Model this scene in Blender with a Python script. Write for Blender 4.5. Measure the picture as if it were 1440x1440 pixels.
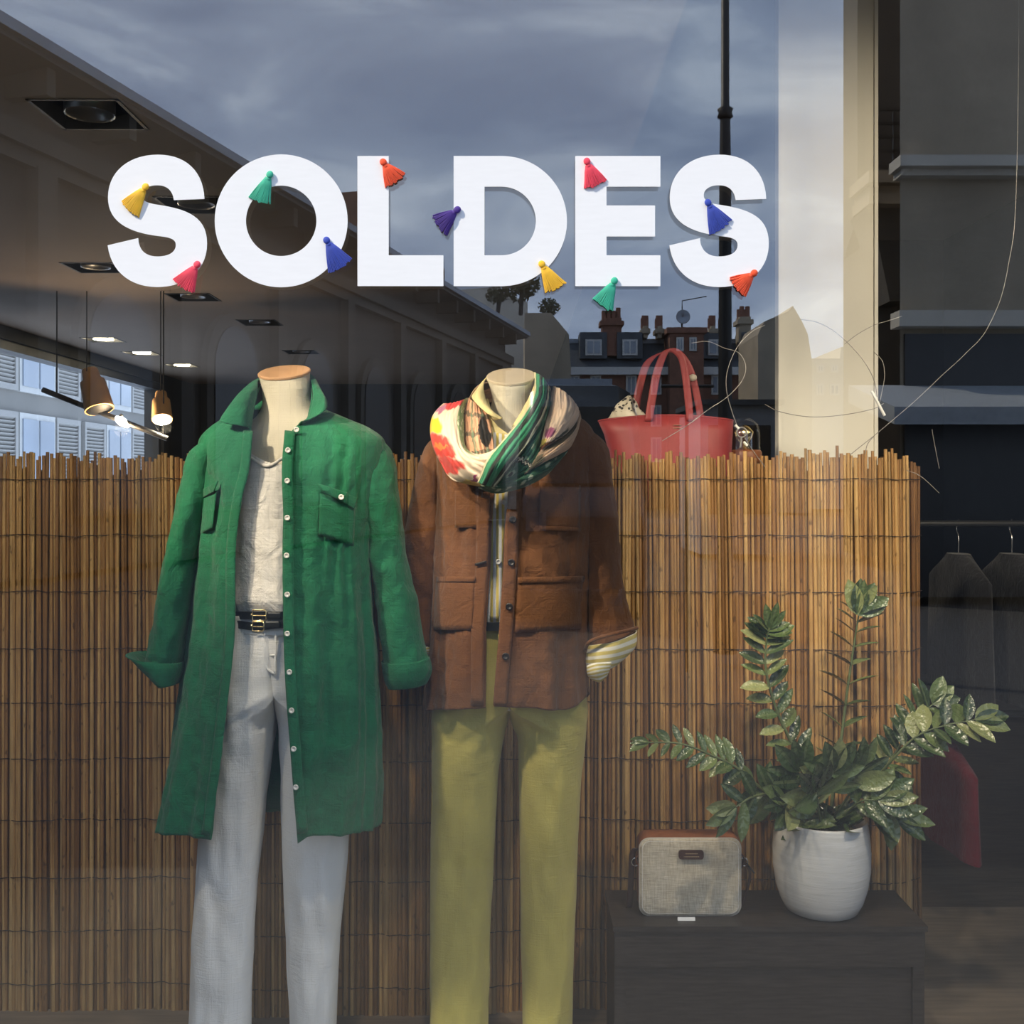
import bpy, bmesh, math, random
from math import sin, cos, pi, radians, sqrt, acos, atan2
from mathutils import Vector, Matrix, noise, Euler

for o in list(bpy.data.objects):
    bpy.data.objects.remove(o, do_unlink=True)
S = bpy.context.scene
C = S.collection
random.seed(7)

# ------------------------------------------------------------------ camera
FPX, CX, HY, ZC = 1500.0, 720.0, 680.0, 1.27     # focal length in px, horizon row, lens height above display floor
cam = bpy.data.cameras.new('camera')
cam.sensor_width = 36.0
cam.lens = FPX / 1440 * 36
cam.shift_y = (HY - 720) / 1440
cam.clip_end = 500
cam_o = bpy.data.objects.new('camera', cam)
cam_o.location = (0, 0, ZC)
cam_o.rotation_euler = (pi / 2, 0, 0)
C.objects.link(cam_o)
S.camera = cam_o
S.view_settings.view_transform = 'Standard'
S.view_settings.look = 'None'
S.view_settings.gamma = 1
S.view_settings.use_curve_mapping = False
S.view_settings.exposure = 0.0

def P(px, py, d):
    return Vector(((px - CX) / FPX * d, d, ZC - (py - HY) / FPX * d))
GLASS = 1.40
def V(px, py, D):                                # a point seen mirrored in the pane, D = mirrored distance
    p = P(px, py, D)
    return Vector((p.x, 2 * GLASS - D, p.z))

# ------------------------------------------------------------------ world
W = bpy.data.worlds.new('sky'); S.world = W; W.use_nodes = True
nt = W.node_tree; nt.nodes.clear()
def wn(t, **k):
    n = nt.nodes.new(t)
    for a, b in k.items(): setattr(n, a, b)
    return n
wo = wn('ShaderNodeOutputWorld'); wb = wn('ShaderNodeBackground')
tc = wn('ShaderNodeTexCoord'); mp = wn('ShaderNodeMapping')
mp.inputs['Scale'].default_value = (1.0, 1.0, 3.2)
n1 = wn('ShaderNodeTexNoise'); n1.inputs['Scale'].default_value = 4.2
n1.inputs['Detail'].default_value = 7; n1.inputs['Roughness'].default_value = .55
n1.inputs['Distortion'].default_value = .6
rp = wn('ShaderNodeValToRGB')
rp.color_ramp.elements[0].position = .36; rp.color_ramp.elements[0].color = (.52, .68, 1.02, 1)
rp.color_ramp.elements[1].position = .72; rp.color_ramp.elements[1].color = (1.25, 1.45, 1.75, 1)
e = rp.color_ramp.elements.new(.53); e.color = (.72, .90, 1.25, 1)
sx = wn('ShaderNodeSeparateXYZ')
rz = wn('ShaderNodeValToRGB')
rz.color_ramp.elements[0].position = 0.0; rz.color_ramp.elements[0].color = (1.55, 1.5, 1.42, 1)
rz.color_ramp.elements[1].position = .30; rz.color_ramp.elements[1].color = (.95, .97, 1, 1)
mx = wn('ShaderNodeMixRGB', blend_type='MULTIPLY'); mx.inputs[0].default_value = 1
wb.inputs['Strength'].default_value = 1.36
L = nt.links.new
L(tc.outputs['Generated'], mp.inputs[0]); L(mp.outputs[0], n1.inputs['Vector']); L(n1.outputs[0], rp.inputs[0])
L(tc.outputs['Generated'], sx.inputs[0]); L(sx.outputs[2], rz.inputs[0])
L(rp.outputs[0], mx.inputs[1]); L(rz.outputs[0], mx.inputs[2]); L(mx.outputs[0], wb.inputs[0]); L(wb.outputs[0], wo.inputs[0])

sun = bpy.data.lights.new('sun', 'SUN'); sun.energy = 5.2; sun.angle = radians(2.0); sun.color = (1, .90, .74)
sun_o = bpy.data.objects.new('sun', sun); C.objects.link(sun_o)
sun_o.location = (-6, -4, 12)
sun_o.rotation_euler = Vector((.62, .36, -.70)).to_track_quat('-Z', 'Y').to_euler()

# ------------------------------------------------------------------ materials
class NG:
    def __init__(s, name):
        s.m = bpy.data.materials.new(name); s.m.use_nodes = True
        s.t = s.m.node_tree; s.b = s.t.nodes['Principled BSDF']; s.out = s.t.nodes['Material Output']
    def n(s, t, ins=None, **k):
        x = s.t.nodes.new(t)
        for a, b in k.items(): setattr(x, a, b)
        for a, b in (ins or {}).items(): s.set(x.inputs[a], b)
        return x
    def set(s, sock, v):
        if hasattr(v, 'links') or isinstance(v, bpy.types.NodeSocket): s.t.links.new(v, sock)
        else:
            if isinstance(v, (tuple, list)) and len(v) == 3 and sock.type == 'RGBA': v = (*v, 1)
            sock.default_value = v
    def math(s, op, a, b=0.0, clamp=False):
        x = s.n('ShaderNodeMath', operation=op, use_clamp=clamp); s.set(x.inputs[0], a); s.set(x.inputs[1], b); return x.outputs[0]
    def mix(s, f, a, b, mode='MIX'):
        x = s.n('ShaderNodeMixRGB', blend_type=mode); s.set(x.inputs[0], f); s.set(x.inputs[1], a); s.set(x.inputs[2], b); return x.outputs[0]
    def ramp(s, f, stops, interp='LINEAR'):
        x = s.n('ShaderNodeValToRGB'); cr = x.color_ramp; cr.interpolation = interp
        while len(cr.elements) > len(stops): cr.elements.remove(cr.elements[-1])
        while len(cr.elements) < len(stops): cr.elements.new(1)
        for el, (p, c) in zip(cr.elements, stops): el.position = p; el.color = (*c, 1)
        s.set(x.inputs[0], f); return x.outputs[0]
    def coord(s, kind='Object', scale=(1, 1, 1)):
        t = s.n('ShaderNodeTexCoord'); m = s.n('ShaderNodeMapping'); m.inputs['Scale'].default_value = scale
        s.t.links.new(t.outputs[kind], m.inputs[0]); return m.outputs[0]
    def noise(s, vec, scale, detail=3, rough=.5, dist=0):
        x = s.n('ShaderNodeTexNoise'); s.set(x.inputs['Vector'], vec); x.inputs['Scale'].default_value = scale
        x.inputs['Detail'].default_value = detail; x.inputs['Roughness'].default_value = rough; x.inputs['Distortion'].default_value = dist
        return x.outputs[0]
    def bump(s, h, strength=.3, dist=.002):
        x = s.n('ShaderNodeBump'); x.inputs['Strength'].default_value = strength; x.inputs['Distance'].default_value = dist
        s.set(x.inputs['Height'], h); s.t.links.new(x.outputs[0], s.b.inputs['Normal'])

def sr(r, g, b):
    f = lambda c: (c / 255 / 12.92) if c / 255 <= .04045 else ((c / 255 + .055) / 1.055) ** 2.4
    return (f(r), f(g), f(b))

def M(name, c, rough=.6, var=.12, scale=12, stretch=(1, 1, 1), bump=0, bscale=300, bdist=.001, metal=0, spec=.5, objrand=0, sheen=0, coat=0, bstretch=None):
    g = NG(name)
    v = g.coord('Object', stretch)
    n = g.noise(v, scale, 4)
    lo = tuple(x * (1 - var) for x in c); hi = tuple(min(1, x * (1 + var)) for x in c)
    col = g.ramp(n, [(.3, lo), (.7, hi)])
    if objrand:
        r = g.n('ShaderNodeObjectInfo').outputs['Random']
        k = g.math('ADD', g.math('MULTIPLY', r, 2 * objrand), 1 - objrand)
        x = g.n('ShaderNodeHueSaturation'); g.set(x.inputs['Value'], k); g.set(x.inputs['Color'], col)
        x.inputs['Hue'].default_value = .5; col = x.outputs[0]
    g.set(g.b.inputs['Base Color'], col)
    g.b.inputs['Roughness'].default_value = rough; g.b.inputs['Metallic'].default_value = metal
    g.b.inputs['Specular IOR Level'].default_value = spec
    if sheen: g.b.inputs['Sheen Weight'].default_value = sheen
    if coat: g.b.inputs['Coat Weight'].default_value = coat
    if bump: g.bump(g.noise(g.coord('Object', bstretch or stretch), bscale, 2), bump, bdist)
    return g.m

def cloth(name, c, var=.12, weave=900, wrinkle=.5, rough=.85, sheen=.15, slub=True):
    """woven cloth: crossed threads, uneven slubs, soft creases"""
    g = NG(name)
    v = g.coord('Object')
    n = g.noise(v, 9, 4)
    col = g.ramp(n, [(.3, tuple(x * (1 - var) for x in c)), (.7, tuple(min(1, x * (1 + var)) for x in c))])
    h1 = g.noise(g.coord('Object', (1, 1, .06)), weave * .35, 2)
    h2 = g.noise(g.coord('Object', (.06, .06, 1)), weave * .35, 2)
    th = g.math('ADD', h1, h2)
    if slub:
        k = g.math('ADD', g.math('MULTIPLY', th, .5), .5)
        col = g.mix(.55, col, g.mix(1, col, k, 'MULTIPLY'))
    g.set(g.b.inputs['Base Color'], col)
    cr = g.noise(v, 26, 6, .62, .9)
    g.bump(g.math('ADD', g.math('MULTIPLY', th, .25), g.math('MULTIPLY', cr, 4 * wrinkle)), .8, .0042)
    g.b.inputs['Roughness'].default_value = rough; g.b.inputs['Sheen Weight'].default_value = sheen
    g.b.inputs['Specular IOR Level'].default_value = .25
    return g.m

def emis(name, c, s):
    g = NG(name); g.b.inputs['Base Color'].default_value = (*c, 1)
    g.b.inputs['Emission Color'].default_value = (*c, 1); g.b.inputs['Emission Strength'].default_value = s
    return g.m

def glass_mat(name, refl, tint=(1, 1, 1)):
    g = NG(name); g.t.nodes.remove(g.b)
    tr = g.n('ShaderNodeBsdfTransparent'); tr.inputs[0].default_value = (*tint, 1)
    gl = g.n('ShaderNodeBsdfGlossy'); gl.inputs['Roughness'].default_value = 0.0; gl.inputs[0].default_value = (1, 1, 1, 1)
    mxs = g.n('ShaderNodeMixShader'); mxs.inputs[0].default_value = refl
    g.t.links.new(tr.outputs[0], mxs.inputs[1]); g.t.links.new(gl.outputs[0], mxs.inputs[2]); g.t.links.new(mxs.outputs[0], g.out.inputs[0])
    return g.m

# ------------------------------------------------------------------ mesh helpers
def rootloc(o):
    v = Vector((0, 0, 0))
    while o: v += o.location; o = o.parent
    return v
def tag(o, label=None, cat=None, group=None, kind=None):
    if label: o['label'] = label
    if cat: o['category'] = cat
    if group: o['group'] = group
    if kind: o['kind'] = kind
    return o
def thing(name, label, cat, loc=(0, 0, 0), rotz=0, group=None, kind=None):
    o = bpy.data.objects.new(name, None); o.empty_display_size = .05; C.objects.link(o)
    o.location = loc; o.rotation_euler = (0, 0, rotz)
    return tag(o, label, cat, group, kind)
def mk(name, verts, faces, mat, parent=None, smooth=True, uvs=None, local=False, solid=0, subsurf=0, offset=0):
    me = bpy.data.meshes.new(name)
    off = Vector((0, 0, 0)) if (local or parent is None) else rootloc(parent)
    me.from_pydata([tuple(Vector(v) - off) for v in verts], [], faces)
    if uvs is not None:
        ul = me.uv_layers.new(name='UVMap')
        for lp in me.loops: ul.data[lp.index].uv = uvs[lp.vertex_index]
    if smooth:
        for p in me.polygons: p.use_smooth = True
    me.materials.append(mat)
    o = bpy.data.objects.new(name, me); C.objects.link(o)
    if parent: o.parent = parent
    if solid:
        md = o.modifiers.new('thickness', 'SOLIDIFY'); md.thickness = solid; md.offset = offset
    if subsurf:
        md = o.modifiers.new('smooth', 'SUBSURF'); md.levels = subsurf; md.render_levels = subsurf
    return o
def place(name, me, parent, loc, mat4=None):
    """one more piece that shares mesh data"""
    o = bpy.data.objects.new(name, me); C.objects.link(o)
    m = mat4.copy() if mat4 else Matrix.Identity(4)
    m.translation = Vector(loc) - (rootloc(parent) if parent else Vector((0, 0, 0)))
    o.matrix_basis = m
    if parent: o.parent = parent
    return o

class MB:
    def __init__(s): s.v = []; s.f = []; s.uv = []
    def box(s, x0, x1, y0, y1, z0, z1):
        b = len(s.v)
        s.v += [(x0, y0, z0), (x1, y0, z0), (x1, y1, z0), (x0, y1, z0), (x0, y0, z1), (x1, y0, z1), (x1, y1, z1), (x0, y1, z1)]
        s.f += [tuple(b + i for i in q) for q in ((3, 2, 1, 0), (4, 5, 6, 7), (0, 1, 5, 4), (1, 2, 6, 5), (2, 3, 7, 6), (3, 0, 4, 7))]
        return s
    def prism(s, poly, z0, z1, axis='z'):
        b = len(s.v); n = len(poly)
        for z in (z0, z1):
            for (x, y) in poly:
                s.v.append((x, y, z) if axis == 'z' else ((x, z, y) if axis == 'y' else (z, x, y)))
        s.f.append(tuple(b + i for i in range(n - 1, -1, -1))); s.f.append(tuple(b + n + i for i in range(n)))
        for i in range(n): s.f.append((b + i, b + (i + 1) % n, b + n + (i + 1) % n, b + n + i))
        return s
    def grid(s, rows, closed=False):
        b = len(s.v); nu = len(rows[0]); nr = len(rows)
        for r in rows: s.v += [tuple(p) for p in r]
        for i in range(nr - 1):
            for j in range(nu if closed else nu - 1):
                s.f.append((b + i * nu + j, b + i * nu + (j + 1) % nu, b + (i + 1) * nu + (j + 1) % nu, b + (i + 1) * nu + j))
        return s
    def cap(s, ring):
        b = len(s.v); s.v += [tuple(p) for p in ring]; s.f.append(tuple(range(b, b + len(ring)))); return s
    def tube(s, pts, r, n=8, caps=True):
        pts = [Vector(p) for p in pts]; m = len(pts); rows = []
        rr = r if isinstance(r, (list, tuple)) else [r] * m
        nrm = None
        for i, p in enumerate(pts):
            t = (pts[min(i + 1, m - 1)] - pts[max(i - 1, 0)]).normalized()
            if nrm is None:
                a = Vector((0, 0, 1)) if abs(t.z) < .9 else Vector((1, 0, 0)); nrm = t.cross(a).normalized()
            else:
                nrm = (nrm - t * nrm.dot(t)).normalized()
            bn = t.cross(nrm)
            rows.append([p + (nrm * cos(2 * pi * k / n) + bn * sin(2 * pi * k / n)) * rr[i] for k in range(n)])
        s.grid(rows, True)
        if caps: s.cap(rows[0]); s.cap(rows[-1][::-1])
        return s
    def lathe(s, prof, c, n=32):
        rows = [[(c[0] + r * cos(2 * pi * k / n), c[1] + r * sin(2 * pi * k / n), c[2] + z) for k in range(n)] for r, z in prof]
        return s.grid(rows, True)
    def build(s, name, mat, parent=None, **k): return mk(name, s.v, s.f, mat, parent, **k)

def catmull(pts, n):
    pts = [Vector(p) for p in pts]; m = len(pts)
    if m == 2: return [pts[0].lerp(pts[1], i / (n - 1)) for i in range(n)]
    out = []
    for i in range(n):
        t = i / (n - 1) * (m - 1); k = min(int(t), m - 2); f = t - k
        p0 = pts[k - 1] if k > 0 else pts[0] * 2 - pts[1]
        p1, p2 = pts[k], pts[k + 1]
        p3 = pts[k + 2] if k + 2 < m else pts[-1] * 2 - pts[-2]
        out.append(.5 * ((2 * p1) + (p2 - p0) * f + (2 * p0 - 5 * p1 + 4 * p2 - p3) * f * f + (3 * p1 - p0 - 3 * p2 + p3) * f ** 3))
    return out
def lerp_rows(rows, y):
    """rows: sorted tuples, first entry the key"""
    if y <= rows[0][0]: return rows[0][1:]
    if y >= rows[-1][0]: return rows[-1][1:]
    for a, b in zip(rows, rows[1:]):
        if a[0] <= y <= b[0]:
            f = (y - a[0]) / (b[0] - a[0])
            return tuple(p + (q - p) * f for p, q in zip(a[1:], b[1:]))
def smooth_rows(rows, n=60):
    pts = [Vector((*r[:3], )) if len(r) == 3 else r for r in rows]
    # densify with a monotone-ish catmull per column
    out = []
    k = len(rows[0])
    for i in range(n):
        t = i / (n - 1) * (len(rows) - 1); a = min(int(t), len(rows) - 2); f = t - a
        r = []
        for c in range(k):
            p1, p2 = rows[a][c], rows[a + 1][c]
            p0 = rows[a - 1][c] if a > 0 else 2 * p1 - p2
            p3 = rows[a + 2][c] if a + 2 < len(rows) else 2 * p2 - p1
            if c == 0: r.append(p1 + (p2 - p1) * f)
            else: r.append(.5 * (2 * p1 + (p2 - p0) * f + (2 * p0 - 5 * p1 + 4 * p2 - p3) * f * f + (3 * p1 - p0 - 3 * p2 + p3) * f ** 3))
        out.append(tuple(r))
    return out
def loft(name, curves, mat, parent, nu=40, nv=14, solid=.0015, fold=0, fscale=20, seed=0, smooth=True):
    cs = [catmull(c, nu) for c in curves]
    rows = []
    for i in range(nu): rows.append(catmull([c[i] for c in cs], nv))
    v = []; uv = []
    for i in range(nu):
        for j in range(nv):
            p = rows[i][j]
            if fold:
                q = Vector((i / nu * 1.6 + seed, j / nv * fscale * .35 + seed * 2, 0))
                p = p + Vector((0, -1, 0.2)) * fold * (noise.noise(q * 2) + .5 * noise.noise(q * 5))
            v.append(p); uv.append((i / (nu - 1), j / (nv - 1)))
    f = [(i * nv + j, (i + 1) * nv + j, (i + 1) * nv + j + 1, i * nv + j + 1) for i in range(nu - 1) for j in range(nv - 1)]
    return mk(name, v, f, mat, parent, uvs=uv, solid=solid, smooth=smooth)

def spow(x, p): return math.copysign(abs(x) ** p, x)

def garment(name, mat, parent, d, rows, opening=None, top=None, hem=None, ns=150, nr=120, amp=(.002, .010), freq=7.0, seed=0, n_exp=2.4, solid=.0018, wr=.002, yoff=None):
    """a body of cloth around an upright form. rows: (py, xl, xr, half depth). opening: (py, x of left edge, x of right edge).
    top / hem: lists of (s, py) round the form; s=0 at the right-hand front edge, .5 at the back, 1 at the left-hand front edge"""
    dense = smooth_rows(rows, 80); dop = smooth_rows(opening, 60) if opening else None
    y0d, y1d = rows[0][0], rows[-1][0]
    q = 2.0 / n_exp
    V_ = []; UV = []
    for i in range(nr):
        t = i / (nr - 1)
        for j in range(ns):
            s = j / (ns - 1)
            ty = lerp_rows(top, s)[0] if top else y0d
            hy = lerp_rows(hem, s)[0] if hem else y1d
            py = ty + (hy - ty) * t
            xl, xr, b = lerp_rows(dense, py)
            cx = (xl + xr) / 2; a = max(1e-3, (xr - xl) / 2)
            if dop:
                ol, orr = lerp_rows(dop, py)
                inv = lambda x: acos(max(-1, min(1, spow(max(-1, min(1, (x - cx) / a)), n_exp / 2))))
                th0 = -inv(orr); th1 = 2 * pi - inv(ol)
            else:
                th0, th1 = -pi / 2, 1.5 * pi
            th = th0 + (th1 - th0) * s
            x = cx + a * spow(cos(th), q); yy = b * spow(sin(th), q)
            p = P(x, py, d + min(0, yy)); p.y = d + yy + (yoff(py) if yoff else 0)
            # drape folds
            am = amp[0] + (amp[1] - amp[0]) * t
            edge = 1.0
            if dop: edge = min(1, min(s, 1 - s) * 9 + .25)
            f = noise.noise(Vector((cos(th) * freq * .45, sin(th) * freq * .45, p.z * 1.3 + seed)))
            f += .5 * noise.noise(Vector((cos(th) * freq, sin(th) * freq, p.z * 2.5 + seed + 9)))
            w = noise.noise(Vector((p.x * 26, p.y * 26, p.z * 17 + seed))) + .6 * noise.noise(Vector((p.x * 55, p.y * 55, p.z * 40 + seed)))
            k = am * f * edge * 1.6 + wr * w * min(1, t * 6)
            nx, ny = cos(th), sin(th)
            p.x += nx * k * .6; p.y += ny * k
            V_.append(p); UV.append((s, t))
    F = []
    for i in range(nr - 1):
        for j in range(ns - 1):
            a = i * ns + j
            F.append((a, a + 1, a + ns + 1, a + ns))
    return mk(name, V_, F, mat, parent, uvs=UV, solid=solid)

def sleeve(name, mat, parent, outer, inner, dep, seed=0, ry=(.062, .05), n=40, nr=90, wr=.0075, solid=.0018, top_round=True):
    """outer / inner: silhouette points (px, py) from shoulder to cuff; dep: depth at both ends"""
    A = catmull([Vector((x, y, 0)) for x, y in outer], nr); B = catmull([Vector((x, y, 0)) for x, y in inner], nr)
    rows = []
    for i in range(nr):
        t = i / (nr - 1); d = dep[0] + (dep[1] - dep[0]) * t
        pa = P(A[i].x, A[i].y, d); pb = P(B[i].x, B[i].y, d)
        c = (pa + pb) / 2; h = (pa - pb) / 2
        r2 = ry[0] + (ry[1] - ry[0]) * t
        if top_round: r2 *= min(1, .55 + t * 5)
        row = []
        for k in range(n):
            th = 2 * pi * k / n
            p = c + h * cos(th) + Vector((0, 1, 0)) * r2 * sin(th)
            w = noise.noise(Vector((cos(th) * 1.2, sin(th) * 1.2 + seed, t * 7))) + .7 * noise.noise(Vector((cos(th) * 2.4 + t * 6, sin(th) * 2.4 + seed, t * 13)))
            w += .4 * noise.noise(Vector((p.x * 45, p.y * 45, p.z * 45 + seed)))
            p += (h.normalized() * cos(th) * .5 + Vector((0, 1, 0)) * sin(th)) * wr * w * min(1, t * 5)
            row.append(p)
        rows.append(row)
    mb = MB().grid(rows, True)
    return mk(name, mb.v, mb.f, mat, parent, solid=solid)

def sub(parent_loc): return parent_loc

# ------------------------------------------------------------------ shared materials
m_white_wall = M('painted_column', (.80, .77, .68), .55, .03, 4)
m_ceiling = M('ceiling_paint', (.20, .155, .115), .8, .05, 3)
m_black = M('black_wall', (.012, .013, .013), .7, .2, 5)
m_darkwood = M('dark_wood', (.035, .028, .025), .42, .35, 14, (1, 12, 12), bump=.2, bscale=60)
m_floor = M('shop_floor', (.10, .075, .055), .5, .25, 8, (1, 8, 1))
m_metal_black = M('black_metal', (.015, .015, .015), .45, .1)
m_steel = M('brushed_steel', (.75, .74, .70), .22, .03, metal=1)
m_gold = M('brass', (.85, .68, .36), .25, .05, metal=1)
m_cap_orange = M('bare_wood_cap', (.62, .36, .20), .55, .06, 30)
m_mann = cloth('mannequin_cover', (.62, .57, .46), .03, wrinkle=.05, slub=False)
m_mann_cap = M('painted_cap', (.64, .54, .40), .5, .04)
m_green = cloth('green_linen', (.010, .138, .062), .16, wrinkle=.55)
m_white_linen = cloth('grey_white_jersey', (.70, .67, .63), .06, wrinkle=.6, slub=True)
m_white_denim = cloth('white_denim', (.76, .76, .75), .03, wrinkle=.15, slub=False)
m_brown = cloth('brown_twill', (.150, .060, .022), .12, wrinkle=.45, slub=False)
m_yellow = cloth('yellow_cotton', (.45, .39, .105), .06, wrinkle=.15, slub=False)
m_paleyellow = cloth('pale_yellow_cotton', (.78, .66, .33), .06, wrinkle=.3, slub=False)
m_blackleather = M('black_leather', (.012, .013, .012), .35, .1, 40, bump=.3, bscale=400)
m_tanleather = M('tan_leather', (.22, .075, .028), .45, .15, 40, bump=.3, bscale=500)
m_darkleather = M('dark_brown_leather', (.055, .022, .014), .45, .15, 40, bump=.3, bscale=500)
m_button = M('shell_button', (.82, .80, .74), .25, .05)
m_button_dark = M('horn_button', (.018, .013, .010), .3, .1)

# ================================================================== STREET (what the pane mirrors, behind the photographer)
STREET = -.32
m_asphalt = M('asphalt', (.040, .040, .042), .85, .15, 6, bump=.3, bscale=80, bdist=.01)
m_pavement = M('pavement', (.055, .053, .050), .8, .1, 4)
m_stone_dark = M('sooty_stone', (.060, .050, .040), .85, .35, .5, bump=.4, bscale=6, bdist=.05)
m_stone = M('limestone', (.35, .29, .21), .85, .18, .8, bump=.4, bscale=6, bdist=.05)
m_stone_mid = M('weathered_stone', (.095, .080, .062), .85, .25, .8)
m_stone_pale = M('pale_limestone', (.55, .51, .44), .8, .1, .8)
m_brick = M('red_brick', (.22, .105, .07), .85, .2, 3)
m_slate = M('slate_roof', (.075, .085, .10), .6, .25, 2)
m_zinc = M('zinc_roof', (.32, .36, .42), .5, .12, 1)
m_pane = M('window_pane', (.30, .35, .42), .12, .3, .4)
m_frame_w = M('white_frame', (.62, .62, .60), .5, .05)
m_iron = M('wrought_iron', (.012, .012, .012), .5, .1)
m_foliage = M('far_foliage', (.045, .06, .03), .7, .4, 3)
def street_struct(name, mb, mat): o = mb.build(name, mat, smooth=False); o['kind'] = 'structure'; return o
street_struct('road', MB().box(-60, 60, -120, -1.6, STREET - .3, STREET - .12), m_asphalt)
street_struct('pavement', MB().box(-60, 60, -1.6, 1.38, STREET - .3, STREET), m_pavement)

# long stone building that slants away
def long_building():
    E1 = V(178, 120, 18.75); E2 = V(640, 402, 37.8); E1.z = E2.z = STREET       # two points under the gutter
    dr = (E2 - E1).normalized(); nn = Vector((-dr.y, dr.x, 0))
    A = E1 - nn * 1.08 - dr * 6; Ln = 37.0; ang = atan2(dr.y, dr.x)
    r = thing('long_stone_building', 'long dark stone hall with arched windows and deep eaves, mirrored in the pane', 'building', A, ang)
    top = 8.27 - STREET
    def part(name, mb, mat, par=None): return mk(name, mb.v, mb.f, mat, par or r, smooth=False, local=True)
    part('wall', MB().box(-8, Ln, -9, 0, 0, top - .2), m_stone_dark)
    part('cornice', MB().box(-8, Ln + .3, -9, .35, top - 1.5, top - 1.15).box(-8, Ln + .3, -9, .22, top - 1.75, top - 1.5), m_stone_mid)
    part('eaves', MB().prism([(.95, top - .28), (.95, top - .06), (-4.5, top + .9), (-4.5, top + .5), (0, top - .4)], -8, Ln + .5, 'x'), m_slate)
    part('gutter', MB().box(-8, Ln + .5, .93, 1.08, top - .2, top - .02), m_zinc)
    for i in range(20):
        x = -7 + i * 2.25
        if x < Ln: part('bracket', MB().box(x, x + .22, 0, .8, top - .75, top - .3), m_stone_mid)
    for i in range(10):
        x = -6 + i * 4.4
        if x + 2 > Ln: break
        def arch(w, h0, h1, n=14):
            return [(x - w, h0)] + [(x - w * cos(pi * k / n), h1 + w * sin(pi * k / n)) for k in range(n + 1)] + [(x + w, h0)]
        a = part('arch_surround', MB().prism(arch(1.28, 1.0, 4.2), -.05, .16, 'y'), m_stone_mid)
        part('window_pane', MB().prism(arch(.98, 1.1, 4.2), .1, .19, 'y'), M('dark_pane', (.02, .02, .022), .3) if i == 0 else bpy.data.materials['dark_pane'], a)
        part('pilaster', MB().box(x + 1.95, x + 2.45, -.05, .25, 0, top - 1.7), m_stone_mid)
    for x, y, h in ((19.3, -.4, 1.75), (20.4, -.4, 1.15), (29, -1, 1.5)):
        part('chimney', MB().box(x, x + .7, y - .4, y + .4, top - .2, top + h), m_brick)
long_building()

def far_windows(r, rects, y, mw=m_frame_w):
    for (x0, x1, z0, z1) in rects:
        f = MB().box(x0, x1, y - .02, y + .12, z0, z1).build('window', mw, r, smooth=False)
        w = (x1 - x0)
        MB().box(x0 + .12, x0 + w / 2 - .05, y + .08, y + .16, z0 + .12, z1 - .12).build('pane', m_pane, f, smooth=False)
        MB().box(x0 + w / 2 + .05, x1 - .12, y + .08, y + .16, z0 + .12, z1 - .12).build('pane', m_pane, f, smooth=False)

def chimney_stack(r, px0, px1, py0, py1, D, mat):
    a = V(px0, py0, D); b = V(px1, py1, D)
    c = MB().box(a.x, b.x, a.y - 1.2, a.y, b.z, a.z).box(a.x - .15, b.x + .15, a.y - 1.35, a.y + .15, a.z - .5, a.z - .2).build('chimney', mat, r, smooth=False)
    n = 4
    for k in range(n):
        x = a.x + (k + .5) / n * (b.x - a.x)
        MB().tube([(x, a.y - .6, a.z - .1), (x, a.y - .6, a.z + .55 + .2 * (k % 2))], .16, 8).build('chimney_pot', m_brick, c)

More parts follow.
